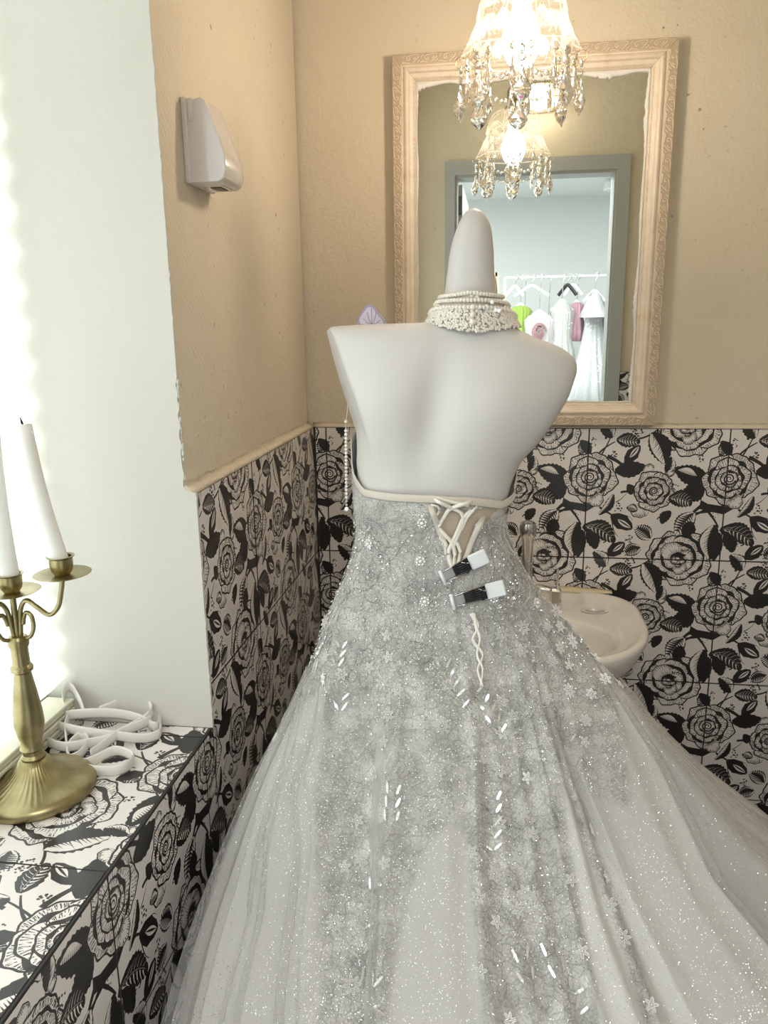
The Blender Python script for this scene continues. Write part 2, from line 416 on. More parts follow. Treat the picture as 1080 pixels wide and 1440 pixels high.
        for i in range(i0, i1, 1):              # hatching inward from the lip
            p = np.array(rim_o[i]) * .5 + np.array(rim_o[min(n, i + 1)]) * .5 if rg.rand() < .5 else np.array(rim_o[i])
            d = c - p; d /= np.hypot(*d)
            stroke([p, p + d * (r1 - r0) * rg.uniform(.10, .36) * (.6 + shade)], .0055, .001)
        # deep shadow at the base where the petal tucks under the next ring
        base_o = [P(r0 * (1.0 + .10 * shade + .07 * shade * math.sin(7 * t + ph)), t) for t in np.linspace(a - da, a + da, 14)]
        fill(base_o + inner, 0.)
        for t in np.linspace(a - da * .85, a + da * .85, hatch):
            r = r0 * (1.05 + .1 * shade); stroke([P(r, t), P(r + (r1 - r0) * rg.uniform(.12, .42), t + .02)], .0055, .001)
    def rose(c, R, rot, ex=1., ey=1., rings=((1.0, .64, 5, .9), (.72, .44, 4, .9), (.49, .28, 3, .9), (.31, .15, 3, .6)), spiral=True):
        for k, (ro, ri, n, sh) in enumerate(rings):
            o = rot + k * 1.1
            order = list(range(n)); rg.shuffle(order)
            for j in order:
                a = o + j * 2 * math.pi / n + rg.uniform(-.1, .1)
                petal(c, R * ri, R * ro * rg.uniform(.92, 1.06), a, math.pi / n * 1.28, rg.uniform(-.02, .02) * R / .2, rg.choice([1, 2]), sh, int(6 + 9 * ro), .011 if k < 2 else .009, ex, ey)
            # black gap crescents, on alternating sides
            for j in range(n):
                a = o + j * 2 * math.pi / n + .5
                ts = np.linspace(a - .35, a + .45, 10)
                outer = [(c[0] + math.cos(t) * R * ri * 1.06 * ex, c[1] + math.sin(t) * R * ri * 1.06 * ey) for t in ts]
                inn = [(c[0] + math.cos(t) * R * ri * (.94 - .22 * math.sin((t - a + .35) * 3.9)) * ex, c[1] + math.sin(t) * R * ri * (.94 - .22 * math.sin((t - a + .35) * 3.9)) * ey) for t in ts[::-1]]
                fill(outer + inn, 0.)
        if spiral:
            r = R * .2
            fill([(c[0] + math.cos(t) * r * ex, c[1] + math.sin(t) * r * ey) for t in np.linspace(0, 6.28, 20)], 1.)
            ts = np.linspace(0, 4.3 * math.pi, 60)
            stroke([(c[0] + math.cos(t + rot) * r * (1.05 - t / 14.5) * ex, c[1] + math.sin(t + rot) * r * (1.05 - t / 14.5) * ey) for t in ts], .013, .006)
    def dots(x, y, s=1.):
        for i in range(13):
            a = rg.uniform(0, 6.28); r = .034 * math.sqrt(rg.rand()) * s; q = .0056 * rg.uniform(.6, 1.35)
            cx, cy = x + r * math.cos(a), y + r * math.sin(a)
            fill([(cx + q * math.cos(t), cy + q * math.sin(t)) for t in np.linspace(0, 6.28, 8)], 0.)
    def stem(a, b, c, w0, w1): stroke(bez(a, b, c), w0, w1)
    def bud(base, tip, w):
        leaf(base, tip, w, 'black', .0, 3)
        b = np.array(base, float); t = np.array(tip, float); d = t - b; n = np.array([-d[1], d[0]])
        for s in (-.35, .0, .35):
            m = b + d * .62 + n * s * .35
            fill(np.concatenate([bez(b + d * .3, m + n * .1, t - d * .06, 8), bez(b + d * .3, m - n * .06, t - d * .06, 8)[::-1]]), 1. if s != 0 else 0.)
    # stems and dark foliage under the flowers
    stem((.86, .56), (.80, .60), (.72, .70), .030, .012); stem((.90, .58), (.84, .63), (.76, .665), .024, .010)
    stem((1.0, .58), (.92, .62), (.75, .64), .035, .010)
    fill([(.83, .53), (.88, .56), (1.02, .58), (1.12, .56), (1.0, .64), (.88, .615), (.82, .6)], 0.)
    stem((.87, .6), (.93, .66), (.97, .74), .020, .012)
    stem((.10, .60), (.15, .63), (.21, .67), .016, .012)
    stem((.36, .075), (.42, .07), (.50, .0), .014, .010); stem((.07, .20), (.10, .15), (.19, .10), .016, .008); stem((.09, .21), (.15, .10), (.17, .02), .012, .006)
    stem((.26, .28), (.27, .25), (.30, .22), .014, .010); stem((.14, .21), (.2, .23), (.27, .29), .03, .02)
    stem((.12, 1.08), (.16, .96), (.22, .93), .018, .010); stem((.27, .94), (.36, .96), (.42, .93), .016, .008); stem((.25, .485), (.28, .47), (.33, .48), .018, .016)
    stem((.22, .56), (.26, .54), (.30, .48), .008, .002)
    leaf((.20, .32), (.42, .285), .055, 'black', .02, 6); leaf((.33, .50), (.30, .42), .03, 'black')
    leaf((.85, .42), (.69, .50), .065, 'black', -.1, 7); leaf((.86, .36), (.63, .30), .065, 'eye', -.06, 8)
    leaf((1.00, .10), (.94, .20), .035, 'vein', .1, 4); leaf((.94, .09), (1.01, .21), .034, 'black', -.1, 4)
    # blown rose (crosses the joint between two rows)
    rose((.70, .98), .235, .4, 1.06, .98, ((1.0, .72, 6, .8), (.78, .5, 5, .5), (.52, .26, 4, .6), (.30, .12, 4, .5)), False)
    petal((.70, 1.0), .06, .16, -2.2, .9, .0, 1, .3, 10, .007); petal((.72, 1.02), .04, .11, -.9, 1.0, .0, 1, .5, 10, .007); petal((.70, 1.03), .03, .09, 1.2, 1.2, .0, 2, .5, 10, .007)
    fill([(.66, .955), (.70, .94), (.76, .96), (.73, .985), (.68, .98)], 0.); petal((.70, .99), .02, .06, 2.6, 1., .0, 1, .5, 6, .006)
    # large rose (crosses the joint between two columns)
    rose((.02, .37), .212, .3, 1.0, 1.0)
    petal((.03, .47), .05, .135, .95, .8, .03, 1, .4, 14, .008)
    # middle rose
    petal((.43, .54), .05, .15, 1.9, .8, .02, 1, .5, 12, .008); petal((.46, .36), .03, .10, -1.9, .8, .0, 1, .3, 8, .007); petal((.55, .36), .03, .09, -.6, .7, .0, 1, .6, 8, .007)
    rose((.49, .47), .155, 1.7, 1.0, 1.0, ((1.0, .66, 5, .9), (.70, .42, 4, .9), (.46, .2, 3, .8)))
    # leaves and buds over them
    leaf((.60, .52), (.77, .565), .058, 'vein', -.12, 7); leaf((.45, .03), (.56, .26), .07, 'half', -.06, 8)
    leaf((.20, .085), (.37, .10), .048, 'vein', -.03, 6); bud((.27, .26), (.37, .125), .040)
    leaf((.17, .07), (.075, -.05), .05, 'half', .1, 6)
    leaf((.79, .63), (.67, .80), .060, 'open', .04, 9); leaf((.78, .70), (.72, .80), .045, 'black', -.12, 5)
    leaf((.945, .72), (.93, .99), .062, 'half', .12, 10); leaf((.985, .75), (1.23, .87), .065, 'vein', -.14, 10); leaf((1.02, .79), (1.09, .93), .045, 'black', -.08, 5); leaf((.98, .78), (.955, 1.0), .03, 'black', -.05, 6)
    bud((.19, .66), (.35, .765), .052); stem((.2, .69), (.20, .78), (.25, .83), .010, .003); stem((.27, .66), (.33, .66), (.35, .70), .006, .002)
    leaf((.49, .84), (.37, .75), .052, 'open', .06, 8); leaf((.42, .91), (.30, .96), .045, 'open', .05, 7); bud((.18, .98), (.30, .875), .046)
    leaf((.57, .33), (.60, .21), .035, 'half', .1, 6); leaf((.38, .62), (.30, .60), .03, 'vein', .1, 5); leaf((.62, .62), (.56, .72), .034, 'black', .1, 5); leaf((.20, .50), (.10, .66), .03, 'half', -.1, 6)
    for x, y in ((.035, .1), (.18, .2), (.36, .03), (.63, .43), (.8, .22), (.235, .6), (.555, .68), (.13, .86), (.335, .845), (.33, 1.0), (.93, .65)): dots(x, y)
    return A

# ------------------------------------------------------------------ rose tile
_PX = make_tile_print(1024)
img = bpy.data.images.new('rose_line_print', 1024, 1024, float_buffer=False); img.colorspace_settings.name = 'Non-Color'
_buf = np.ones((1024, 1024, 4), np.float32); _buf[..., :3] = _PX[::-1, :, None]; img.pixels.foreach_set(_buf.ravel()); img.update()
def tile_mat(name, ground, ink, rough=.32):
    m = mat(name, ground, rough, coat=.25); t = NT(m)
    uv = t.n('UVMap'); im = t.n('TexImage', image=img, extension='REPEAT'); t.l(uv.outputs[0], im.inputs[0])
    g = t.ramp(t.noise(6, 3).outputs['Fac'], [(.3, tuple(c * .93 for c in ground)), (.7, ground)])
    t.l(t.mix(im.outputs[0], ink, g), t.b.inputs['Base Color']); return m
M['tile'] = tile_mat('rose_printed_tile', (.80, .745, .705), (.022, .019, .018))
_tiles = {}
TH = .012
def tile_mesh(u0, u1, v0, v1):
    # a tile (or a cut piece of one): local X right, Z down from its top-left corner, face at Y = 0, print in UV
    key = tuple(round(q, 4) for q in (u0, u1, v0, v1))
    if key in _tiles: return _tiles[key]
    T = .3; g = .0004; b = .0011; w_, h_ = (u1 - u0) * T, (v1 - v0) * T
    o = [(g, -g), (w_ - g, -g), (w_ - g, -h_ + g), (g, -h_ + g)]; i = [(g + b, -g - b), (w_ - g - b, -g - b), (w_ - g - b, -h_ + g + b), (g + b, -h_ + g + b)]
    V = [(x, 0, z) for x, z in i] + [(x, .0013, z) for x, z in o] + [(x, TH, z) for x, z in o]
    F = [(0, 3, 2, 1)] + [(k, (k + 1) % 4, 4 + (k + 1) % 4, 4 + k) for k in range(4)] + [(4 + k, 4 + (k + 1) % 4, 8 + (k + 1) % 4, 8 + k) for k in range(4)]
    me = bpy.data.meshes.new('tile'); me.from_pydata(V, [], F); me.materials.append(M['tile']); me.materials.append(M['grout']); me.polygons.foreach_set('material_index', [0] + [1] * 8); uvl = me.uv_layers.new(name='UVMap')
    for lp in me.loops:
        x, _, z = me.vertices[lp.vertex_index].co; uvl.data[lp.index].uv = (u0 + x / T, 1 - (v0 - z / T))
    _tiles[key] = me; me.update(); return me
def tile_field(parent, O, R, D, lines_u, lines_v, u_of, v_of, skip=None):
    # O origin; R unit "right", D unit "down" seen by someone facing the wall; cut lines in metres along them
    O, R, D = map(Vector, (O, R, D)); N = R.cross(D)                    # local +Y points into the wall
    rot = Matrix((R, N, -D)).transposed().to_3x3()
    for a, b in zip(lines_u[:-1], lines_u[1:]):
        for c, d in zip(lines_v[:-1], lines_v[1:]):
            if skip and skip((a + b) / 2, (c + d) / 2): continue
            if b - a < .008 or d - c < .008: continue
            u0 = (u_of(a)) % 1.; v0 = (v_of(c)) % 1.
            if u0 > .999: u0 = 0.
            if v0 > .999: v0 = 0.
            o = inst('tile', tile_mesh(u0, u0 + (b - a) / .3, v0, v0 + (d - c) / .3), parent, (0, 0, 0))
            tilt = Matrix.Rotation(rnd.uniform(-.0012, .0012), 3, 'X') @ Matrix.Rotation(rnd.uniform(-.0012, .0012), 3, 'Z')
            mw = (rot @ tilt).to_4x4(); mw.translation = O + R * a + D * c + N * rnd.uniform(-.0002, .0003); o.matrix_world = mw
def lines(a, b, start, step=.3):
    out = [a]; k = math.ceil((a - start) / step + 1e-6)
    while start + k * step < b - 1e-4: out.append(start + k * step); k += 1
    return out + [b]
XR, YF, ZC = 1.40, -2.05, 2.60
RY = -.741                                                     # plane of the window reveal
SZ = .832                                                      # sill height
def struct(name, mb, m, parent=None, smooth=False, **k): return mb.build(name, m, parent, smooth, kind='structure', **k) if parent is None else mb.build(name, m, parent, smooth, **k)
def bx(mb, x0, x1, y0, y1, z0, z1, m=0): return mb.box(((x0 + x1) / 2, (y0 + y1) / 2, (z0 + z1) / 2), (x1 - x0, y1 - y0, z1 - z0), m=m)
# back wall
wb = struct('wall_back', bx(MB(), -.3, XR + .12, TH, .14, 0, ZC), M['paint_back'])
gb = MB(); bx(gb, .003, XR, .0022, TH, 0, 1.1985); struct('grout', gb, M['grout'], wb)
X0 = .0435
tile_field(wb, (0, 0, 0), (1, 0, 0), (0, 0, -1), lines(.0155, XR - .0155, X0), [-1.2, -.9, -.6, -.3, 0.], lambda a: (a - X0) / .3, lambda c: (c + 1.2) / .3)
# plaster lip above the tiles
pl = MB(); n = 60
pl.loft([[(x, TH + .001, 1.2 + .010 + .003 * nr.rand()), (x, .004 + .003 * nr.rand(), 1.2 + .002 + .002 * nr.rand()), (x, .0015, 1.1992), (x, TH + .001, 1.1992)] for x in np.linspace(.012, XR, n)])
struct('plaster_lip', pl, M['paint_back'], wb, True)
# left wall with the window opening
wl = MB()
bx(wl, -.30, 0, RY, .0, 0, ZC); bx(wl, -.30, 0, YF - .1, RY, 0, SZ - TH); bx(wl, -.30, 0, YF - .1, RY, 2.30, ZC); bx(wl, -.30, 0, YF - .1, -1.93, SZ - TH, 2.30)
wlo = struct('wall_left', wl, M['paint'])
gl_ = MB(); bx(gl_, 0, .0128, RY + .003, 0, 0, 1.1985); bx(gl_, 0, .0128, YF, RY + .003, 0, SZ - .001); struct('grout', gl_, M['grout'], wlo)
LY = lines(YF, 0, -1.079); LY = sorted(set(LY + [RY]))
tile_field(wlo, (.015, 0, 0), (0, 1, 0), (0, 0, -1), [q for q in LY if q >= RY], [-1.2, -.9, -.6, -.3, 0.], lambda a: (a + 1.079) / .3, lambda c: (c + 1.2) / .3)
tile_field(wlo, (.015, 0, 0), (0, 1, 0), (0, 0, -1), [q for q in LY if q <= RY], [-SZ + .0025, -.6, -.3, 0.], lambda a: (a + 1.079) / .3, lambda c: (c + 1.2) / .3)
pl = MB(); n = 40
pl.loft([[(0., y, 1.2 + .012 + .004 * nr.rand()), (.009 + .003 * nr.rand(), y, 1.2 + .003 + .002 * nr.rand()), (.0145, y, 1.1992), (0, y, 1.1992)] for y in np.linspace(RY - .003, 0.0, n)])
struct('plaster_lip', pl, M['paint'], wlo, True)
# white skim coat on the reveal, its arris chipped
rv = MB(); zz = np.linspace(SZ, 2.30, 260); ring = []
for z in zz:
    e = .0010 + .0012 * nr.rand() * (nr.rand() > .7) + (.0158 if z < 1.2005 else .0)
    if .0 < z - 1.20 < .16: e -= .003 * nr.rand()
    ring.append([(-.30, RY - .004, z), (e, RY - .004, z), (e, RY + .002, z), (-.30, RY + .002, z)])
rv.loft(ring); struct('reveal', rv, M['white_wall'], wlo)
rv = MB()
bx(rv, -.30, 0.001, -1.932, -1.926, SZ, 2.30); bx(rv, -.30, 0.001, -1.93, RY, 2.296, 2.302); struct('reveal', rv, M['white_wall'], wlo)
ch = MB()
for k in range(26):
    z = 1.19 + .17 * nr.rand() ** .8; s = .0008 + .0022 * nr.rand(); ch.ball((.0008, RY - .002, z), s, 6, 4, sc=(1.0, .7, 1.8))
for k in range(10): ch.ball((.001 + .015 * nr.rand(), RY - .003, 1.189 + .002 * nr.rand()), .0016, 6, 4, sc=(1.5, .7, .8))
ch.build('paint_chips', M['white_wall'], wlo, kind='stuff')
# the tiled sill
ce = MB(); bx(ce, .0132, .0154, YF, RY - .002, SZ - .003, SZ + .0006); struct('edge_joint', ce, M['grout'], wlo)
ce = MB(); bx(ce, .0145, .0185, -.0035, .0015, 0, 1.2005); struct('corner_joint', ce, M['grout'], wlo)
sl = struct('trim_1', bx(MB(), -.29, .0134, -1.928, RY, SZ - TH, SZ - .0016), M['grout'], label='dark grouted bed of the tiled window sill')
tile_field(sl, (0, 0, SZ), (0, 1, 0), (1, 0, 0), lines(-1.926, RY - .004, -1.074), [-.288, .012], lambda a: (a + 1.074) / .3 + .35, lambda c: (c + .288) / .3 + .35)
# window behind the blind
wn = empty('window_1', (-.27, -1.33, SZ), kind='structure')
f = MB()
for y in (RY - .025, -1.33, -1.905): bx(f, -.02, .02, y + 1.33 - .02, y + 1.33 + .02, .0, 1.466)
for z in (.02, 1.446): bx(f, -.02, .02, -.59, .585, z - .02, z + .02)
f.build('window_frame', M['rail'], wn, False)
g = MB(); bx(g, -.004, .0, -.57, .565, .03, 1.44); g.build('pane', M['blind'], wn, False)
# other walls, floor, ceiling
wr = struct('wall_right', bx(MB(), XR, XR + .12, YF - .1, .0, 0, ZC), M['paint'])
bxg = MB(); bx(bxg, XR - .0134, XR, YF, 0, 0, 1.1985); struct('grout', bxg, M['grout'], wr)
tile_field(wr, (XR - .015, 0, 0), (0, -1, 0), (0, 0, -1), lines(0, 2.05, .15), [-1.2, -.9, -.6, -.3, 0.], lambda a: (a - .15) / .3, lambda c: (c + 1.2) / .3)
DX0, DX1, DZ = .226, .940, 2.082
wf = MB(); bx(wf, 0, DX0 - .02, YF - .1, YF, 0, ZC); bx(wf, DX1 + .02, XR, YF - .1, YF, 0, ZC); bx(wf, DX0 - .02, DX1 + .02, YF - .1, YF, DZ + .02, ZC)
wfo = struct('wall_front', wf, M['paint_back'])
bxg = MB(); bx(bxg, DX1 + .056, XR - .015, YF, YF + .0134, 0, 1.1985); bx(bxg, .015, DX0 - .05, YF, YF + .0134, 0, 1.1985); struct('grout', bxg, M['grout'], wfo)
tile_field(wfo, (0, YF + .015, 0), (-1, 0, 0), (0, 0, -1), [-XR + .015, -1.2, -.996], [-1.2, -.9, -.6, -.3, 0.], lambda a: (a + 1.22) / .3, lambda c: (c + 1.2) / .3 + .3)
tile_field(wfo, (0, YF + .015, 0), (-1, 0, 0), (0, 0, -1), [-.176, -.015], [-1.2, -.9, -.6, -.3, 0.], lambda a: (a + 1.22) / .3, lambda c: (c + 1.2) / .3 + .3)
struct('floor', bx(MB(), -.3, XR + .12, YF - .1, .14, -.1, 0), M['grout'])
struct('ceiling', bx(MB(), -.3, XR + .12, YF - .1, .14, ZC, ZC + .1), M['ceiling'])
# door frame, open leaf and hinges (seen in the mirror)
dr = empty('door_1', (0, YF, 0), kind='structure')
f = MB()
bx(f, DX0 - .045, DX0, -.11, .018, 0, DZ + .06); bx(f, DX1, DX1 + .056, -.11, .018, 0, DZ + .06); bx(f, DX0, DX1, -.11, .018, DZ, DZ + .06)
f.build('door_frame', M['door_frame'], dr, False)
f = MB(); bx(f, DX0, DX0 + .010, -.11, .008, 0, DZ); bx(f, DX1 - .010, DX1, -.11, .008, 0, DZ); bx(f, DX0 + .01, DX1 - .01, -.11, .008, DZ - .012, DZ)
f.build('door_stop', M['door_frame'], dr, False)
f = MB(); bx(f, DX0 + .004, DX0 + .028, -.80, -.115, .01, DZ - .02); lf = f.build('door_leaf', M['door_frame'], dr, False)
for z in (1.97, 1.15, .25):
    h = MB(); h.box((DX0 + .016, -.1125, z), (.020, .004, .085), bev=.001); h.lathe([(.005, -.045), (.005, .045)], (DX0 + .006, -.109, z), 10)
    for q in (-.03, .0, .03): h.ball((DX0 + .018, -.1095, z + q), .0022, 6, 4)
    h.build('hinge', M['hinge'], lf, 'auto')
# the shop beyond the doorway
sx0, sx1, sy = -1.6, 3.6, -5.4
struct('floor.001', bx(MB(), sx0, sx1, sy, YF - .1, -.1, 0), M['shop_wall'])
struct('ceiling.001', bx(MB(), sx0, sx1, sy, YF - .1, 2.45, 2.55), M['shop_wall'])
struct('wall_far', bx(MB(), sx0, sx1, sy - .1, sy, 0, 2.45), M['shop_wall'])
struct('wall_shop_left', bx(MB(), sx0 - .1, sx0, sy, YF - .1, 0, 2.45), M['shop_wall'])
struct('wall_shop_right', bx(MB(), sx1, sx1 + .1, sy, YF - .1, 0, 2.45), M['shop_wall'])
q = MB(); bx(q, sx0, 0, YF - .1, YF, 0, 2.55); bx(q, XR, sx1, YF - .1, YF, 0, 2.55); struct('wall_shop_near', q, M['shop_wall'])

# ------------------------------------------------------------------ pleated blind
bl = empty('pleated_blind', (-.222, -1.33, SZ), label='sunlit white pleated blind filling the window behind the candlestick', cat='blind')
pz = []; k = 0; z = .055
while z < 1.45: pz.append((.013 if k % 2 else -.013, z)); z += .026; k += 1
fb = MB(); ys = (-.585, .572)
fb.loft([[(x + .0006, ys[0], z), (x + .0006, ys[1], z), (x - .0006, ys[1], z), (x - .0006, ys[0], z)] for x, z in pz])
fb.build('pleated_fabric', M['blind'], bl, False)
r = MB()
for i, zz_ in enumerate((.006, .013, .020, .027, .034, .041)): r.box((.002 * (i % 2), -.006, zz_ + .002), (.045, 1.15, .0055), bev=.0012)
r.build('bottom_rail', M['rail'], bl, False)
r = MB(); r.box((0, -.006, 1.455), (.04, 1.15, .022), bev=.002); r.build('head_rail', M['rail'], bl, False)
# ------------------------------------------------------------------ mirror with carved frame
mx0, mx1, mz0, mz1 = .211, .779, 1.2085, 1.969
MC = ((mx0 + mx1) / 2, TH, (mz0 + mz1) / 2)
mr = empty('framed_mirror', (MC[0], TH, mz0), label='rectangular wall mirror in a cream frame carved with scrolls', cat='mirror')
W2, H2 = (mx1 - mx0) / 2, (mz1 - mz0) / 2
prof = [(0, .002), (0, -.032), (.002, -.036), (.019, -.036), (.021, -.031), (.0235, -.031), (.026, -.036), (.030, -.038), (.034, -.036), (.0365, -.031), (.039, -.030), (.0425, -.029), (.046, -.026), (.049, -.020), (.050, -.012), (.050, .002)]
# each rail runs along local X, mitred at both ends, profile inward = -Z
def rail_mesh(half):
    m = MB(); m.loft([[(sg * (half - a - .0003), y, -a) for a, y in prof] for sg in (-1, 1)]); m.m[2] = 1; return m.mesh('frame_rail', [M['frame_cream'], M['recess_shade']], 'auto')
sc_ = MB()                                             # one acanthus scroll, 36 mm long, in low relief
def rel(path, r): P = smoothpath([(x, -.0, z) for x, z in path], 5); sc_.tube(P, np.linspace(r[0], r[1], len(P)), 6, flat=(1, .8), up=(0, 0, 1))
sp = [(-.004 + .0052 * (1 - t / 9.) * math.cos(t + .6), .0005 + .0052 * (1 - t / 9.) * math.sin(t + .6)) for t in np.linspace(0, 6.6, 10)]
rel([(.017, .006), (.011, .0068), (.004, .0064)] + sp[1:], (.0006, .0014))
rel([(-.018, -.0065), (-.012, -.0055), (-.007, -.0062), (-.001, -.0068)], (.0013, .0005))
rel([(.004, -.0065), (.009, -.003), (.014, .001), (.016, .0035)], (.0006, .0013)); rel([(.006, -.001), (.009, .001), (.010, .004)], (.0012, .0005))
rel([(-.0165, .001), (-.014, .0045), (-.011, .006)], (.0005, .0013)); rel([(.0125, -.0068), (.0155, -.0045), (.0185, -.002)], (.0005, .0012))
sc_.v = [q * np.array([1, 1.5, 1.15]) for q in sc_.v]; scm = sc_.mesh('scroll', M['frame_cream'])
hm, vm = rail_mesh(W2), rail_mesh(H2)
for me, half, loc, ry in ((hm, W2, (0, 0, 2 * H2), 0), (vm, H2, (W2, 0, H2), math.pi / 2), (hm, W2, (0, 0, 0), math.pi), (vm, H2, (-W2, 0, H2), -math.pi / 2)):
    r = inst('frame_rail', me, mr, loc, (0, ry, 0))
    nn = int(2 * (half - .022) / .036); 
    for i in range(nn): inst('scroll', scm, r, ((i - (nn - 1) / 2) * 2 * (half - .021) / nn, -.0362, -.0105))
    bd = MB(); nb = int(2 * (half - .045) / .0042)
    for i in range(nb): bd.ball(((i - (nb - 1) / 2) * .0042, -.0275, -.0445), .0017, 6, 4)
    bd.build('bead_moulding', M['frame_cream'], r, kind='stuff')
g = MB(); bx(g, -W2 + .048, W2 - .048, -.014, -.010, .048, 2 * H2 - .048); g.build('mirror_glass', M['mirror'], mr, False)
pt = MB()                                              # crumbly white putty round the glass, thick along the top
def putty(a, b, wid, N, amp, dirn):
    a, b = np.array(a, float), np.array(b, float); R = []
    ph = nr.rand() * 9
    for i in range(N):
        s = i / (N - 1); p = a + (b - a) * s; q = wid * (.35 + amp * (.5 + .5 * math.sin(s * 23 + ph)) * (.4 + .6 * nr.rand()) * (.35 + .65 * abs(math.sin(s * 3.3 + ph))))
        R.append([(p[0], -.0145, p[1]), (p[0] , -.0215 , p[1]), (p[0] + dirn[0] * q * .8, -.0175 - .002 * nr.rand(), p[1] + dirn[1] * q * .8), (p[0] + dirn[0] * q, -.0145, p[1] + dirn[1] * q)])
    pt.loft(R)
i_x, i_z0, i_z1 = W2 - .0495, .0495, 2 * H2 - .0495
putty((-i_x, i_z1), (i_x, i_z1), .015, 120, 1.0, (0, -1)); putty((i_x, i_z1), (i_x, i_z0), .010, 150, .7, (-1, 0)); putty((-i_x, i_z1), (-i_x, i_z0), .004, 110, 1.2, (1, 0)); putty((-i_x, i_z0), (i_x, i_z0), .005, 110, 1., (0, 1))
pt.build('putty', M['putty'], mr)

# ------------------------------------------------------------------ chandelier
cx, cy, cz = .4665, -.40, 1.846                         # rim plane height
chd = empty('crystal_pendant_lamp', (cx, cy, cz), label='small crystal pendant lamp with cut glass shade and hanging drops', cat='lamp')
sh = MB(); N = 96
def smod(a, r, z):
    lob = 1 + .055 * np.clip((.045 - z) / .05, 0, 1.2) * np.cos(8 * a)
    return lob
P = [(.020, .108), (.034, .107), (.052, .101), (.064, .092), (.071, .078), (.076, .060), (.082, .040), (.089, .020), (.098, .004), (.103, -.003)]
P = smoothpath([(a * .87, 0, b) for a, b in P], 4)[:, [0, 2]]
sh.lathe(P.tolist(), (0, 0, 0), N, cap=False, mod=smod)
sh.build('glass_shade', M['shade_glass'], chd)
# raised cut pattern: arched ribs, star lines and fans
rb = MB()
def sp_(a, z, off=.0016):
    r = float(np.interp(-z, -P[:, 1], P[:, 0])) * float(smod(np.array(a), 0, z)); return ((r + off) * math.cos(a), (r + off) * math.sin(a), z)
def rline(a0, z0, a1, z1, r=.0011, n=7): rb.tube([sp_(a0 + (a1 - a0) * s, z0 + (z1 - z0) * s) for s in np.linspace(0, 1, n)], r, 4)
D8 = 2 * math.pi / 8
for k in range(8):
    a = k * D8
    rline(a + D8 / 2, .104, a + D8 / 2, .060, .0014); rline(a, .075, a + D8 / 2, .060); rline(a, .075, a - D8 / 2, .060); rline(a, .103, a, .075, .0008)
    rline(a - D8 / 2, .060, a, .052, .0013); rline(a + D8 / 2, .060, a, .052, .0013)
    for q in np.linspace(-.44, .44, 8): rline(a, .075, a + q * D8, .052 - .0 * abs(q), .0010, 5)
    rline(a + D8 / 2, .060, a + D8 / 2, .024, .0012)
    for q in np.linspace(-.42, .42, 8): rline(a + D8 / 2, .046, a + D8 / 2 + q * D8 * .9, .010 + .012 * abs(q), .0010, 5)
    for q in np.linspace(-.4, .4, 7): rline(a, .040, a + q * D8 * .9, .000 + .014 * abs(q), .0010, 5)
rb.build('cut_pattern', M['cut_glass'], chd, kind='stuff')
rb = MB(); rb.tube([sp_(a, -.003, 0) for a in np.linspace(0, 2 * math.pi, 97)[:-1]], .0016, 6, closed=True); rb.build('shade_rim', M['cut_glass'], chd)
b = MB(); b.lathe([(.001, -.036), (.012, -.033), (.021, -.025), (.028, -.010), (.030, .004), (.028, .018), (.022, .034), (.016, .046), (.013, .056), (.013, .062)], (0, 0, .012), 28); b.build('light_bulb', M['bulb'], chd)
s = MB(); s.lathe([(.0235, .106), (.0245, .108), (.0245, .113), (.0185, .115), (.0185, .126), (.0205, .127), (.0205, .133), (.0180, .135), (.0180, .150), (.0150, .156), (.0085, .160), (.0065, .168), (.0045, .178), (.003, .186)], (0, 0, 0), 28)
s.lathe([(.003, 0), (.003, .02)], (.018, 0, .121), 8, ax=(1, 0, 0)); s.build('brass_socket', M['brass'], chd, 'auto')
s = MB(); s.tube([(0, 0, .18), (0.001, 0, .4), (0, 0, ZC - cz)], .0022, 8); s.build('cord', M['cord_black'], chd)
s = MB(); s.lathe([(.04, ZC - cz - .001), (.04, ZC - cz - .012), (.02, ZC - cz - .022), (.004, ZC - cz - .024)], n=24); s.build('ceiling_rose', M['brass'], chd, 'auto')
def facet(pr, n, ax=None):                             # faceted body about Z from (radius, z) pairs, alternate rings turned half a step
    R = []
    for i, (r, z) in enumerate(pr):
        a = np.linspace(0, 2 * math.pi, n, endpoint=False) + (math.pi / n) * (i % 2); R.append(np.stack([r * np.cos(a), r * np.sin(a) * .45, np.full(n, z)], 1))
    return R
dm = MB(); dm.loft(facet([(.0012, 0), (.0045, -.004), (.0055, -.011), (.0120, -.022), (.0175, -.033), (.0150, -.040), (.0115, -.044), (.0045, -.050), (.0005, -.055)], 8)); drop = dm.mesh('drop', M['drop_glass'], False)
dm = MB(); dm.loft(facet([(.001, 0), (.0035, -.004), (.0042, -.012), (.0062, -.026), (.0068, -.033), (.005, -.040), (.0006, -.047)], 8)); slim = dm.mesh('drop', M['drop_glass'], False)
dm = MB(); dm.loft(facet([(.002, .0062), (.0055, .003), (.0062, 0), (.0055, -.003), (.002, -.0062)], 8)); octa = dm.mesh('octagon_bead', M['drop_glass'], False)
dm = MB(); dm.tube([(.0052 * math.cos(a), 0, .0052 * math.sin(a)) for a in np.linspace(0, 2 * math.pi, 14)[:-1]], .0005, 5, closed=True); ring_ = dm.mesh('ring', M['wire'])
dm = MB(); dm.tube([(.0085 * math.cos(a), 0, .0085 * math.sin(a)) for a in np.linspace(0, 2 * math.pi, 18)[:-1]], .0006, 5, closed=True); bigring = dm.mesh('ring', M['wire'])
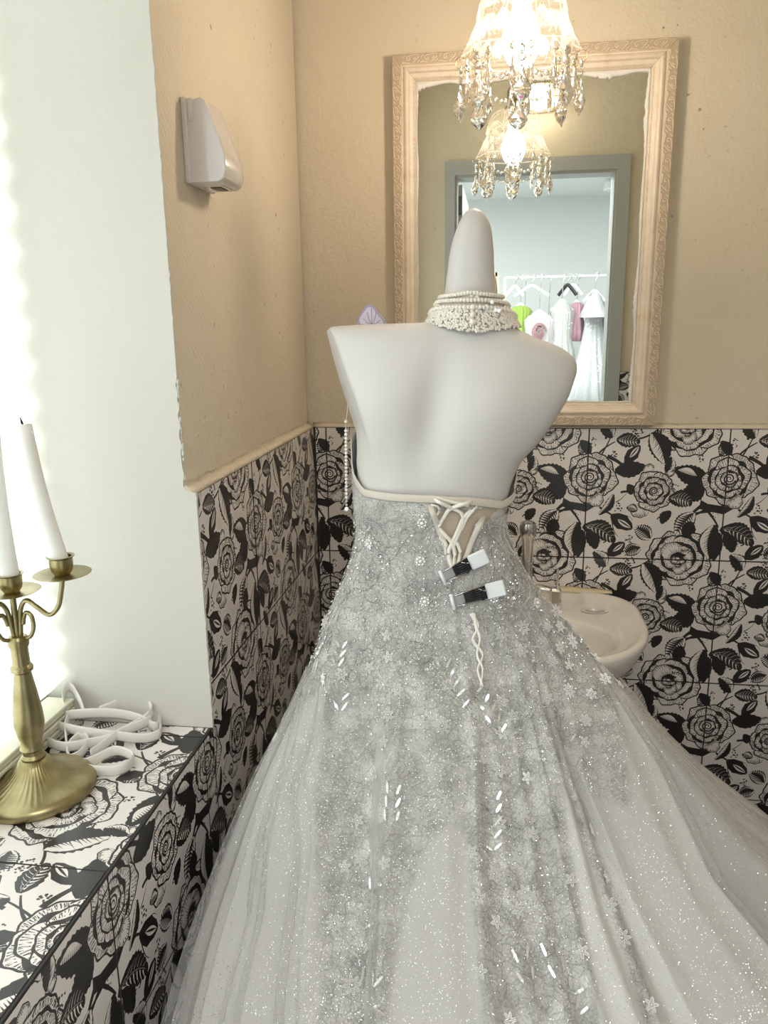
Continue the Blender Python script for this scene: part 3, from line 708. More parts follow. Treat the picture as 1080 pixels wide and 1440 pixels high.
for k in range(8):
    a = k * D8; r = .089 * 1.06; px_, py_ = r * math.cos(a), r * math.sin(a); rz = a + math.pi / 2
    inst('ring', bigring, chd, (px_ * 1.0, py_, -.010), (0, 0, a)); z = -.021
    for j in range(2): inst('octagon_bead', octa, chd, (px_, py_, z), (0, 0, rz + nr.uniform(-.5, .5))); z -= .0125
    inst('drop', drop, chd, (px_, py_, z + .003), (nr.uniform(-.1, .1), nr.uniform(-.06, .06), rz + nr.uniform(-.5, .5)))
    for sd in (-1, 1):                                 # a slimmer drop on each side of the lobe
        aa = a + sd * D8 * .2; r2 = .085; inst('octagon_bead', octa, chd, (r2 * math.cos(aa), r2 * math.sin(aa), -.014), (0, 0, aa + 1.2)); inst('ring', ring_, chd, (r2 * math.cos(aa), r2 * math.sin(aa), -.0225), (0, 0, aa))
        inst('drop', slim, chd, (r2 * math.cos(aa), r2 * math.sin(aa), -.027), (0, 0, aa + nr.uniform(.6, 2.2)))
    for j in range(7):                                 # swags of small octagons between lobes
        s_ = (j + .5) / 7; aa = a + s_ * D8; r3 = .076 + .01 * abs(2 * s_ - 1); zz3 = -.026 - .026 * math.sin(math.pi * s_)
        inst('octagon_bead', octa, chd, (r3 * math.cos(aa), r3 * math.sin(aa), zz3), (0, nr.uniform(-.4, .4), aa + math.pi / 2), .62)
# ------------------------------------------------------------------ bulkhead lamp over the door
bk = empty('bulkhead_lamp', (.59, YF, 2.385), label='lit oval bulkhead lamp in a wire cage above the doorway', cat='lamp')
b = MB(); a = np.linspace(0, 2 * math.pi, 36, endpoint=False)
def oval(rx, rz, y): 
    c, s_ = np.cos(a), np.sin(a); return np.stack([rx * np.sign(c) * np.abs(c) ** .8, np.full(36, y), rz * np.sign(s_) * np.abs(s_) ** .8], 1)
b.loft([oval(.112, .06, .001), oval(.112, .06, .018), oval(.104, .053, .024)]); b.build('base', M['frame_cream'], bk, 'auto')
b = MB(); b.loft([oval(.100, .050, .022), oval(.098, .048, .05), oval(.085, .040, .075), (oval(.05, .022, .088))]); b.build('glass', M['bulk_glass'], bk)
b = MB()
for x in (-.062, -.02, .022, .064): b.tube(smoothpath([(x, .02, -.052), (x, .055, -.05), (x, .092, -.02), (x, .092, .02), (x, .055, .05), (x, .02, .052)], 5), .0022, 6)
for z in (-.016, .016): b.tube(smoothpath([(-.104, .02, z), (-.10, .06, z), (-.07, .092, z), (.07, .092, z), (.10, .06, z), (.104, .02, z)], 5), .0022, 6)
b.build('wire_cage', M['wire'], bk)

# ------------------------------------------------------------------ dispenser on the left wall
dp = empty('soap_dispenser', (0, -.60, 1.63), label='glossy white plastic dispenser box mounted on the beige left wall', cat='dispenser')
yL, yR = -.058, .040
b = MB()                                               # cover: bevelled prism, narrower above, belly low
sec = np.array([(.006, .0), (.006, .104), (.028, .110), (.033, .107), (.044, .078), (.055, .048), (.0585, .035), (.0595, .014), (.056, .005), (.050, .001), (.046, .0)])
R = []
for y_, k_, kz in ((yL, .97, .985), (yL + .0012, 1., 1.), (yR - .040, 1.02, 1.), (yR - .018, .99, 1.), (yR - .006, .90, .99), (yR, .78, .97)):
    q = sec.copy(); q[:, 0] = .006 + (q[:, 0] - .006) * k_; q[:, 1] = .055 + (q[:, 1] - .055) * kz; R.append([(x, y_, z) for x, z in q])
b.loft(R); b.build('cover', M['plastic'], dp, 'auto')
b = MB(); b.box((.004, (yL + yR) / 2 - .002, .055), (.008, yR - yL + .004, .112), bev=.002); b.build('back_plate', M['plastic'], dp, False)
b = MB(); b.box((.030, -.006, -.0006), (.016, .03, .003)); b.build('nozzle_slot', M['plastic_dark'], dp, False)
b = MB(); b.box((.030, -.006, -.0002), (.028, .05, .002), bev=.0008); b.build('nozzle_plate', M['plastic'], dp, False)
b = MB(); b.box((.013, yL + .0, .094), (.008, .003, .030), bev=.0012); b.build('catch', M['plastic'], dp, False)

# ------------------------------------------------------------------ wash basin, faucet
sk = empty('wash_basin', (.525, -.2, 0), label='cream porcelain wash basin on the tiled wall behind the gown', cat='sink')
def brim(s, z, off=0.):
    # D-shaped basin outline, flat at the wall
    a = np.linspace(0, 2 * math.pi, 64, endpoint=False); c, sn = np.cos(a), np.sin(a)
    x = .230 * s * np.sign(c) * np.abs(c) ** .82; y = np.where(sn > 0, .196 * np.abs(sn) ** .42 * (s if s > .9 else s), -.222 * s * np.abs(sn) ** .95)
    return np.stack([x, y + off, np.full(64, z)], 1)
b = MB()
Ro = [brim(.30, .655, .02), brim(.45, .66, .02), brim(.66, .69, .01), brim(.82, .730), brim(.93, .772), brim(.985, .800), brim(1., .812), brim(.995, .820), brim(.965, .824), brim(.93, .820)]
def bowl(s, z, oy=-.065, sx=1.): 
    a = np.linspace(0, 2 * math.pi, 64, endpoint=False); return np.stack([.158 * s * np.cos(a) * sx + .0, .112 * s * np.sin(a) + oy, np.full(64, z)], 1)
Ri = [.35 * brim(.90, .818) + .0, ]
def lerp(A, B, t, z): q = A * (1 - t) + B * t; q[:, 2] = z; return q
A0 = brim(.93, .82); B0 = bowl(1.06, .808)
Rr = [lerp(A0, B0, .3, .8125), lerp(A0, B0, .65, .810), B0, bowl(1., .803), bowl(.965, .78), bowl(.90, .74), bowl(.76, .708), bowl(.5, .693), bowl(.16, .688)]
b.loft(Ro + Rr); b.build('basin', M['porcelain'], sk)
d = MB(); d.lathe([(.024, .6885), (.024, .691), (.018, .692), (.004, .690)], (0, -.065, 0), 20); d.build('drain', M['chrome'], sk)
c = MB(); c.loft([[(x, .1985, .824 + .003 * nr.rand() + .003 * math.sin(x * 21)), (x, .192 - .003 * nr.rand(), .8235 + .002 * nr.rand() + .003 * math.sin(x * 21)), (x, .178 - .006 * nr.rand(), .8215), (x, .1985, .812)] for x in np.linspace(-.20, .185, 46)]); c.build('sealant', M['caulk'], sk)
c = MB(); a = np.linspace(0, 2 * math.pi, 24, endpoint=False)
c.loft([[(.135 + .030 * s * math.cos(q), .085 + .017 * s * math.sin(q), z) for q in a] for s, z in ((1.0, .8125), (.93, .8135), (.8, .8128), (.4, .8115))]); c.build('soap_recess', M['porcelain'], sk)
c = MB(); c.lathe([(.075, .0), (.082, .02), (.062, .06), (.055, .3), (.06, .60), (.09, .67)], (0, .08, 0), 28); c.build('pedestal', M['porcelain'], sk)
fc = empty('faucet', (.512, -.085, .815), label='chrome basin faucet with tall round post on the cream wash basin', cat='faucet')
b = MB(); b.lathe([(.024, 0), (.024, .006), (.0165, .010), (.0155, .05), (.0125, .055), (.0125, .150), (.0165, .156), (.0185, .166), (.0185, .178), (.0165, .186), (.010, .190), (.003, .191)], n=28); b.build('post', M['chrome'], fc, 'auto')
b = MB(); P_ = smoothpath([(.004, -.0, .036), (.03, -.012, .040), (.055, -.022, .036)], 6); b.tube(P_, .010, 14, flat=(.8, 1.)); b.box((.062, -.026, .028), (.026, .024, .036), bev=.005); b.build('spout', M['chrome'], fc, 'auto')
b = MB(); b.box((.066, -.026, .066), (.004, .018, .046), bev=.001); b.build('clear_handle', M['clip_clear'], fc, False)

# ------------------------------------------------------------------ candelabra and candles
KX, KY = -.157, -.935
kb = empty('candelabra', (KX, KY, SZ), label='antique brass branched candelabra with fluted round foot on the window sill', cat='candlestick')
def flute(a, r, z): return 1 + (.012 if .018 < r < .066 else 0) * np.cos(44 * a)
b = MB(); b.lathe([(.073, 0), (.0745, .003), (.0745, .009), (.071, .0145), (.0665, .0165), (.062, .0175), (.050, .021), (.038, .027), (.028, .035), (.021, .044), (.0175, .050)], n=176, mod=flute); b.build('foot', M['brass'], kb)
b = MB(); st = [(.0150, .049), (.0155, .053), (.0125, .057), (.0125, .062), (.0155, .065), (.0145, .069), (.0130, .074), (.0165, .086), (.0190, .100), (.0180, .118), (.0145, .145), (.0115, .165), (.0105, .172), (.0138, .175), (.0138, .180), (.0110, .183), (.0105, .205), (.0128, .210), (.0128, .218), (.0100, .222)]
b.lathe(st, n=28); b.build('stem', M['brass'], kb, 'auto')
def cup_arm(dx, az=0.):
    # one branch: S-curved wire, its scroll, drip plate and cup
    arm = MB(); ca, sa = math.cos(az), math.sin(az)
    def turn(q): q = np.array(q); return np.stack([q[:, 0] * ca, q[:, 0] * sa, q[:, 2]], 1)
    if dx == 0: P_ = smoothpath([(0, 0, .215), (.0, 0, .24), (0, 0, .278)], 5)
    else:
        P_ = turn(smoothpath([(.003, 0, .212), (.006, 0, .235), (.009, 0, .258), (.018, 0, .270), (.031, 0, .262), (.047, 0, .252), (.060, 0, .263), (.0665, 0, .283), (dx, 0, .303)], 7))
        arm.tube(turn(smoothpath([(.003, 0, .212), (.009, 0, .218), (.018, 0, .222), (.0235, 0, .234), (.0225, 0, .249), (.016, 0, .254), (.012, 0, .247), (.010, 0, .238)], 6)), .0028, 8)
    arm.tube(P_, .0032 if dx else .0042, 8); ao = arm.build('arm', M['brass'], kb)
    top = P_[-1]
    p = MB(); p.lathe([(.003, 0), (.012, .001), (.033, .0035), (.0345, .0045), (.033, .0048), (.012, .0025), (.003, .002)], top, 36); p.build('drip_plate', M['brass'], ao, 'auto')
    p = MB(); p.lathe([(.0085, .002), (.0125, .008), (.0140, .016), (.0140, .024), (.0165, .026), (.0165, .0268), (.0130, .0262), (.0122, .010), (.003, .008)], top, 28); p.build('candle_cup', M['brass'], ao, 'auto')
    return Vector(top) + Vector((KX, KY, SZ))
c0 = cup_arm(0); c1 = cup_arm(.071); cup_arm(.071, math.radians(236))
def candle(base, top, r0, r1, label):
    base, top = np.array(base), np.array(top); o = empty('candle', tuple(base), label=label, cat='candle', group='tall white candles in the candelabra')
    d = top - base; L = np.linalg.norm(d); b = MB(); n = 12; sag = np.array([.004, 0, 0])
    P_ = [d * s - sag * math.sin(math.pi * s) for s in np.linspace(0, 1, n)]; R = np.linspace(r0, r1, n)
    ring0 = b.tube(P_, R, 24, cap=True); b.tube([d * .997, d * 1.004], [r1 * .9, r1 * .55], 24)
    b.ball(d * .93 + np.array([r1 * .9, 0, 0]), .0018, 6, 4, sc=(1, 1, 4)); b.build('wax', M['wax'], o)
    k = MB(); k.tube([d, d + np.array([-.001, 0, .004]), d + np.array([-.0025, 0, .010])], [.0014, .0013, .0004], 6); k.build('wick', M['wick'], o); return o
candle((c0[0], c0[1], c0[2] + .0085), (c0[0] + .002, c0[1], c0[2] + .235), .0125, .0098, 'upright white taper candle in the central cup of the brass candelabra')
candle((c1[0], c1[1], c1[2] + .0085), (-.116, c1[1] + .002, 1.322), .0122, .0102, 'leaning white taper candle with burnt wick in the right cup')

# ------------------------------------------------------------------ coiled flat cord on the sill
cs = MB()
def sil(u, v, h): p = at(u, v, 2, SZ + h); return p
strands = [
 [(0, 1030, .016), (30, 1030, .018), (60, 1040, .016), (90, 1050, .014), (125, 1045, .012), (155, 1038, .014), (185, 1022, .016), (208, 1008, .02), (213, 995, .03), (200, 985, .035), (180, 982, .035), (160, 992, .03), (140, 1000, .028)],
 [(92, 1006, .03), (125, 1003, .03), (160, 1003, .028), (195, 1010, .02), (218, 1022, .012), (225, 1012, .010), (222, 998, .014), (207, 990, .02), (190, 990, .026)],
 [(76, 1018, .024), (95, 1024, .022), (125, 1030, .020), (160, 1034, .016), (195, 1038, .010), (222, 1035, .006), (226, 1022, .008), (222, 1008, .010)],
 [(76, 1018, .024), (82, 1008, .026), (95, 1008, .028), (92, 1022, .022), (94, 1048, .010), (98, 1068, .006), (120, 1084, .004), (150, 1089, .003), (175, 1084, .004), (188, 1070, .005), (180, 1060, .008), (160, 1056, .01), (135, 1068, .008), (118, 1078, .004)],
 [(0, 1068, .008), (35, 1073, .010), (75, 1072, .009), (105, 1066, .008), (120, 1052, .010), (124, 1040, .012), (112, 1036, .012), (98, 1048, .009), (96, 1060, .006)],
 [(118, 1002, .03), (112, 985, .045), (104, 971, .055), (96, 966, .06), (90, 974, .056), (90, 990, .042), (94, 1004, .03)],
 [(128, 1062, .006), (145, 1048, .01), (170, 1030, .018), (200, 1018, .02), (212, 1012, .02)]]
for st_ in strands:
    P_ = smoothpath([sil(*q) for q in st_], 7); P_[:, 2] = np.maximum(P_[:, 2], SZ + .0082)
    cs.tube(P_, .0082, 8, flat=(1., .22), up=(0, 0, 1))
tag(cs.build('flat_cord', M['ribbon']), 'ivory flat fabric cord heaped in loops on the sill beside the candelabra', 'cord')
# ------------------------------------------------------------------ clothes racks in the shop (seen in the mirror)
RYV = -4.6
def vat(u, v, Y=4.6): p = at(u, v, 1, Y); return p[0], p[2]
rail_z = 1.765
rk = empty('clothes_rail', (.9, RYV, 0), label='pale metal clothes rail hung with garments in the shop', cat='clothes rack')
b = MB(); b.tube([(-.43, 0, rail_z), (.75, 0, rail_z)], .011, 10); b.build('top_rail', M['clip_white'], rk)
for x in (-.43, .75): b = MB(); b.tube([(x, 0, 0.02), (x, 0, rail_z)], .012, 10); b.tube([(x, -.25, .02), (x, .25, .02)], .012, 8); b.build('upright', M['clip_white'], rk)
ws = empty('garment_stand', (.26, -4.85, 0), label='pale wooden garment stand beside the metal clothes rail', cat='clothes rack')
b = MB(); b.box((-.15, 0, .91), (.03, .03, 1.82)); b.box((.15, 0, .91), (.03, .03, 1.82)); b.box((0, 0, 1.805), (.30, .03, .03)); b.box((0, 0, .03), (.34, .4, .03)); b.build('stand_frame', M['frame_cream'], ws, False)
fab = {}
def cloth(name, col, rough=.7, gl=False):
    if name not in fab:
        fab[name] = mat(name, col, rough, sheen=.3)
        if gl: glitter(fab[name], 140, .25, 1.2)
    return fab[name]
def hanger(parent, x, ztop, wd, m=None):
    h = MB(); h.tube(smoothpath([(x, 0, rail_z + .004 - ztop), (x + .018, 0, rail_z + .018 - ztop), (x + .026, 0, rail_z - .004 - ztop), (x + .006, 0, rail_z - .03 - ztop), (x, 0, .01)], 4), .0035, 6); h.build('hook', M['chrome'], parent)
    h = MB(); h.tube(smoothpath([(x - wd, 0, -.065), (x - wd * .5, 0, -.022), (x, 0, .012), (x + wd * .5, 0, -.022), (x + wd, 0, -.065)], 6), .013, 8, flat=(1, .6)); h.build('hanger', m or M['clip_white'], parent)
def garment(name, u, vtop, vbot, wt, wb, m, label, cat, folds=9, amp=.02, dep=.05, yoff=0., hang=None, tops=None, yaw=0.):
    x, zt = vat(u, vtop); _, zb = vat(u, vbot)
    o = empty(name, (x, RYV + yoff, zt), label=label, cat=cat, group='garments on the clothes rail'); o.rotation_euler = (0, 0, yaw)
    b = MB(); n = 72; a = np.linspace(0, 2 * math.pi, n, endpoint=False); R = []
    L = zt - zb; prof_ = tops or [(0, .35), (.04, .75), (.10, 1.), (.22, .92), (.36, .78), (.5, 1.), (.75, 1.), (1., 1.)]
    for t_, k_ in prof_:
        w_ = (wt if t_ < .45 else wt + (wb - wt) * (t_ - .4) / .6) * k_; f_ = 1 + amp / max(w_, .02) * t_ * np.cos(folds * a + 2 * t_) + .3 * amp / max(w_, .02) * np.cos(folds * 2.3 * a)
        R.append(np.stack([w_ * np.cos(a) * f_, (dep * (.5 + .8 * t_)) * np.sin(a) * f_, np.full(n, -L * t_)], 1))
    b.loft(R); b.build('cloth', m, o)
    hanger(o, 0, zt, hang or wt * .95); return o
garment('top', 732, 430, 505, .085, .10, cloth('lime_satin', (0.277, 0.409, 0.066), .4), 'lime green gathered top on the shop clothes rail', 'top', 8, .02)
garment('skirt', 737, 466, 560, .05, .10, cloth('hot_pink', (0.561, 0.066, 0.231)), 'hot pink skirt below the lime green top', 'skirt', 6, .02, yoff=-.06)
g_ = garment('cardigan', 758, 440, 565, .11, .14, cloth('white_knit', (0.567, 0.549, 0.567)), 'white jacket with a large dusty pink fabric rose', 'jacket', 7, .02, yoff=.05)
r_ = MB()
for k in range(5):
    q = .055 * (1 - k * .18); r_.tube([(q * math.cos(t_) * (1 - t_ * .03), .055 + k * .008, -.14 + q * 1.1 * math.sin(t_)) for t_ in np.linspace(k, k + 5.2, 18)], .011 - k * .001, 7, flat=(1, .6), up=(0, 1, 0))
r_.build('rose_corsage', cloth('dusty_pink', (0.409, 0.238, 0.251), .5), g_)
garment('blouse', 790, 425, 560, .085, .13, cloth('white_sequin_lace', (0.532, 0.549, 0.524), .4, True), 'white ruffled sequin blouse left of the pink satin dress', 'blouse', 11, .02, yoff=.03)
garment('dress', 812, 425, 480, .055, .06, cloth('pink_satin', (0.475, 0.277, 0.343), .35), 'pink satin dress partly hidden by the white gown', 'dress', 5, .012, yoff=-.04)
gw = garment('gown', 834, 412, 569, .085, .19, cloth('white_lace', (0.601, 0.627, 0.643), .45, True), 'long white lace gown with a beaded capelet', 'dress', 13, .024, .07, yoff=.10, tops=[(0, .25), (.04, .6), (.12, .75), (.20, .62), (.26, .62), (.5, .80), (.75, .92), (1., 1.)])
cp = MB(); a = np.linspace(0, 2 * math.pi, 60, endpoint=False)
cp.loft([np.stack([w_ * np.cos(a) * (1 + .03 * np.cos(12 * a)), .05 * (1 + k) * np.sin(a) * .8, np.full(60, z_)], 1) for k, (w_, z_) in enumerate(((.02, .0), (.05, -.05), (.08, -.12), (.105, -.18), (.098, -.182)))]); cp.build('capelet', cloth('beaded_capelet', (0.617, 0.627, 0.643), .4, True), gw)
garment('dress', 856, 418, 540, .05, .08, cloth('grey_lace', (0.532, 0.541, 0.549), .5, True), 'grey lace dress at the end of the rail beside the door jamb', 'dress', 7, .015)
garment('dress', 772, 455, 575, .10, .16, cloth('white_tulle', (0.584, 0.601, 0.617)), 'plain white tulle dress between the jacket and the blouse', 'dress', 12, .025, yoff=-.10)
for u, lab, mm in ((724, 'empty white hanger at the left end of the shop rail', 'clip_white'), (748, 'wide empty white hanger above the lime green top', 'clip_white'), (798, 'black hanger with dark straps beside the white blouse', 'clip_black'), (806, 'empty white hanger next to the black one', 'clip_white')):
    x, _ = vat(u, 400); o = empty('clothes_hanger', (x, RYV + .02, rail_z - .075), label=lab, cat='hanger', group='hangers on the clothes rail'); hanger(o, 0, rail_z - .075, .13 if u == 748 else .07, M[mm]); o.rotation_euler = (0, 0, .3 if u != 748 else .05)
sx_, sz_ = vat(861, 262)
o = empty('ceiling_spotlight', (sx_, RYV, 2.45), label='round white spotlight on the shop ceiling by the door jamb', cat='lamp')
b = MB(); b.lathe([(.02, 0), (.02, -.03)], n=16); b.lathe([(.03, -.025), (.055, -.03), (.065, -.07), (.06, -.078), (.03, -.075)], n=24); b.build('spot_head', M['clip_white'], o, 'auto')
# ------------------------------------------------------------------ mannequin
MY = -.66
rows = [((505, 800), (705, 790), .066, .07), ((502, 700), (714, 700), .070, .08), ((503, 652), (731, 652), .074, .09), ((486, 600), (757, 622), .078, .10), ((466, 550), (783, 585), .080, .105), ((451, 505), (803, 550), .072, .085),
        ((447, 475), (811, 520), .064, .06), ((450, 466), (808, 506), .060, .052), ((464, 460), (799, 496), .056, .048), ((500, 457), (785, 487), .052, .046), ((550, 455), (762, 478), .049, .045), ((598, 453), (738, 468), .047, .045),
        ((619, 446), (720, 455), .045, .045), ((624, 425), (699, 430), .040, .040), ((627, 400), (696, 400), .036, .036), ((634, 350), (694, 350), .033, .033), ((644, 318), (690, 318), .026, .026), ((654, 299.5), (680, 300), .015, .015), ((662, 293.5), (671, 293.5), .005, .005)]
K = np.array([[*at(*l, 1, MY), *at(*r, 1, MY), b, f] for l, r, b, f in rows])
def sp_rows(K, n):
    out = []
    for i in range(len(K) - 1):
        p0, p1, p2, p3 = K[max(0, i - 1)], K[i], K[i + 1], K[min(len(K) - 1, i + 2)]
        for t_ in np.linspace(0, 1, n, endpoint=False): out.append(.5 * (2 * p1 + (p2 - p0) * t_ + (2 * p0 - 5 * p1 + 4 * p2 - p3) * t_ ** 2 + (3 * p1 - p0 - 3 * p2 + p3) * t_ ** 3))
    out.append(K[-1]); return np.array(out)
nC = np.array([-.66, -.15, .74]); nC /= np.linalg.norm(nC); pC = at(463, 462.5, 1, MY - .02); KK = sp_rows(K, 7); n = 112; A_ = np.linspace(0, 2 * math.pi, n, endpoint=False); R = []
pA = at(475, 486, 1, MY - .05); nA = np.cross(at(496, 590, 1, MY + .03) - pA, at(458, 468, 1, MY + .035) - pA); nA /= np.linalg.norm(nA); nA *= -np.sign(nA[0])
nB = np.array([.93, -.10, -.26]); nB /= np.linalg.norm(nB); pB = at(806, 540, 1, MY)
for q in KK:
    L_, R_, b_, f_ = q[:3], q[3:6], q[6], q[7]; c = np.cos(A_); s = np.sin(A_)
    cu = np.sign(c) * np.abs(c) ** .9; su = np.where(s < 0, -np.abs(s) ** .82 * b_, np.abs(s) ** .82 * f_)
    P_ = (L_ + R_) / 2 + cu[:, None] * (R_ - L_) / 2; P_[:, 1] += su
    z = P_[:, 2]; u_ = (P_[:, 0] - (.352 + .16 * (z - 1.30))) ; wgt = np.exp(-((z - 1.315) / .075) ** 2) * (s < 0) * np.abs(s)
    P_[:, 1] += wgt * (.015 * np.exp(-(u_ / .024) ** 2) - .012 * np.exp(-((u_ - .085) / .05) ** 2) - .014 * np.exp(-((u_ + .085) / .05) ** 2))
    if q[2] < 1.47:
        for nn_, pp in ((nA, pA), (nB, pB), (nC, pC)):
            d = (P_ - pp) @ nn_; k_ = np.clip(d, 0, None) * (np.clip((q[2] - 1.235) / .05, 0, 1) if nn_ is nA else 1); P_ -= k_[:, None] * nn_ * .97
    R.append(P_)
mq = empty('mannequin', (.36, MY, 0), label='white armless bust mannequin with a smooth pointed neck, wearing the gown', cat='mannequin')
b = MB(); b.loft(np.array(R) - np.array([.36, MY, 0])); body = b.build('torso', M['mannequin'], mq)
b = MB(); b.lathe([(.018, .03), (.018, 1.02)], n=16); b.lathe([(.15, .0), (.15, .015), (.03, .03), (.018, .04)], n=32); b.build('stand', M['chrome'], mq, 'auto')

# ------------------------------------------------------------------ gown surface
LT = [((492, 600), -.66), ((496, 640), -.66), ((497, 700), -.66), ((501, 745), -.665), ((496, 785), -.67), ((478, 825), -.67), ((458, 870), -.675), ((441, 925), -.68), ((415, 985), -.69), ((388, 1035), -.72), ((360, 1100), -.76), ((333, 1167), -.83), ((316, 1217), -.88), ((292, 1313), -.95), ((271, 1433), -1.03)]
RTb = [((745, 600), -.66), ((735, 650), -.66), ((722, 690), -.66), ((709, 738), -.66), ((722, 775), -.655), ((741, 812), -.65), ((772, 855), -.64), ((797, 893), -.635), ((824, 924), -.63), ((850, 950), -.63), ((880, 983), -.63), ((933, 1038), -.625), ((982, 1089), -.62), ((1030, 1128), -.62), ((1080, 1167), -.62), ((1180, 1260), -.62)]
def tab(T):
    P_ = np.array([at(*p, 1, y) for p, y in T]); P_ = P_[np.argsort(P_[:, 2])]; return P_
LP_, RP_ = tab(LT), tab(RTb)
def ext(P_, end):                                       # carry the outline on down to the floor
    return np.vstack([[end], P_])
LP_ = ext(LP_, (.03, -1.22, .0)); RP_ = ext(RP_, (1.22, -.60, .0))
LP_[:, 0] = np.where(LP_[:, 2] < .8, np.maximum(LP_[:, 0], .030), LP_[:, 0])
BZ = np.array([[0, .62], [.4, .44], [.55, .37], [.65, .31], [.75, .245], [.85, .185], [.92, .14], [.98, .105], [1.04, .085], [1.09, .080], [1.15, .080], [1.3, .084]])
FZ = np.array([[0, .45], [.5, .38], [.64, .26], [.75, .20], [.85, .16], [1., .11], [1.1, .09], [1.3, .115]])
FOLDS = []                                              # (angle deg, width deg, depth at the hem-ward end, start height)
def spl(x, T, col):
    return np.interp(x, T[:, 0] if T.shape[1] == 2 else T[:, 2], T[:, col])
zs_ = np.linspace(0, 1.3, 400)
def smooth_tab(T, col):
    y = spl(zs_, T, col); k = np.hanning(19); k /= k.sum(); return np.convolve(np.pad(y, 9, mode='edge'), k, 'valid')
TL = [smooth_tab(LP_, c) for c in (0, 1)]; TR = [smooth_tab(RP_, c) for c in (0, 1)]; TB = smooth_tab(BZ, 1); TF = smooth_tab(FZ, 1)
def amp_z(z): return np.interp(z, [0, .4, .6, .75, .88, .98, 1.06, 1.2], [.085, .085, .066, .048, .026, .012, .0024, .0010])
SREF = np.array([-181, -152, -141, -132, -118, -112, -106.6, -99, -90.5, -76, -68.5, -62.5, -43.6, -1.9, 60, 120, 179])
SROW = {.95: [-181, -170, -158, -152, -146, -128, -104, -92, -80.5, -58, -47, -33, -4, 22, 70, 120, 179], .83: [-181, -158, -150, -140, -132.6, -118, -104.7, -93.5, -86, -67, -60, -56, -31, -6, 60, 120, 179],
        .73: [-181, -154, -142, -131, -121, -112, -105.4, -96, -89, -72, -65, -59.5, -42.5, -2, 60, 120, 179], .64: SREF}
def fold_s(th, z):
    # angle on the skirt, relabelled so that one value follows one fold from the waist to the hem
    d = (np.degrees(th) + 181) % 360 - 181; zk = sorted(SROW); V = [np.interp(d, SROW[k], SREF) for k in zk]
    out = V[0]
    for a in range(len(zk) - 1):
        t_ = np.clip((z - zk[a]) / (zk[a + 1] - zk[a]), 0, 1); out = out + t_ * (V[a + 1] - V[a])
    return out
def fold_fn(th, z):
    d = fold_s(th, z); F = .05 * np.sin(d * .55 + 1.3 + z * 3) + .03 * np.sin(d * 1.1 + .4)
    for c, w_, a_, k_ in FOLD_LIST:                     # k_: 0 a round ridge, +1 / -1 a pleat whose steep side faces up / down the angle
        x = (d - c) / w_
        if k_ == 0: F = F + a_ * np.exp(-np.abs(x) ** 1.7)
        else: x = x * k_; F = F + a_ * np.where(x < 0, np.exp(x), np.exp(-np.abs(x * w_ / 2.0) ** 2))
    return F
FOLD_LIST = [(-170, 5, .5, 0), (-160, 4, -.5, 0), (-149, 5, .45, 1), (-141, 5, .7, 1), (-132, 5.5, .75, 1), (-125, 3, .4, 1), (-117.5, 4, .75, 1), (-112, 2.2, -.35, 0), (-106.3, 3.2, .55, -1), (-99, 6, .6, 0), (-90.5, 3.0, .6, 1), (-86, 1.8, .25, 0), (-81, 1.6, .3, 0),
             (-76, 2.6, .55, -1), (-71.5, 2.2, .45, 0), (-68, 2.2, .4, 1), (-62.5, 2, .3, -1), (-53, 7, .65, 0), (-44.5, 5, 1.25, 1), (-38, 3.6, -.9, 0), (-24, 8, .75, 0), (-8, 5, .35, -1), (12, 9, .5, 0), (50, 14, .6, 0), (90, 12, .5, 0), (130, 14, .5, 0)]
def Sf(th, z, off=0., extra=None):
    th, z = np.broadcast_arrays(np.asarray(th, float), np.asarray(z, float))
    lx, ly, rx, ry = (np.interp(z, zs_, q) for q in (*TL, *TR)); b_, f_ = np.interp(z, zs_, TB), np.interp(z, zs_, TF)
    c, s = np.cos(th), np.sin(th); cu = np.sign(c) * np.abs(c) ** .95
    x = (lx + rx) / 2 + cu * (rx - lx) / 2; y = (ly + ry) / 2 + cu * (ry - ly) / 2 + np.where(s < 0, s * b_, s * f_)
    r = amp_z(z) * (fold_fn(th, z) if extra is None else extra(th, z)) + off
    wall = np.where(c < 0, np.clip(1 - np.abs(c) ** 6 * .85, 0, 1), 1.) * np.where(s > 0, .4, 1.)
    r = np.where(r > 0, r * wall, r)
    x = x + r * c; y = y + r * s
    x = np.maximum(x, .0205 + .0015 * np.sin(9 * z + 7 * y)); return np.stack([x, np.minimum(y, -.03), z], -1)
def frameS(th, z, off=0.):
    e = .004; P0 = Sf(th, z, off); Pu = Sf(th + e, z, off); Pv = Sf(th, z + e, off)
    U = Pu - P0; U /= np.linalg.norm(U, axis=-1, keepdims=True) + 1e-12; V = Pv - P0; N = np.cross(U, V); N /= np.linalg.norm(N, axis=-1, keepdims=True) + 1e-12
    return P0, U, np.cross(N, U), N
_zt = np.array([[-180, 1.27], [-172, 1.240], [-160, 1.222], [-140, 1.203], [-120, 1.202], [-90, 1.202], [-60, 1.197], [-30, 1.186], [-8, 1.192], [0, 1.20], [25, 1.24], [90, 1.28], [150, 1.28], [180, 1.27]])
def ztop(th): return np.interp((np.degrees(th) + 180) % 360 - 180, _zt[:, 0], _zt[:, 1])
NTH = 1080
th_g = np.linspace(-math.pi, math.pi, NTH, endpoint=False)
zl = np.concatenate([[0, .03, .08, .14, .2, .26, .32, .38], np.linspace(.42, 1.03, 150), np.linspace(1.034, 1.29, 62)])
TH_, ZL_ = np.meshgrid(th_g, zl); ZC_ = np.minimum(ZL_, ztop(TH_))
GV = Sf(TH_, ZC_)
ni, nj = TH_.shape
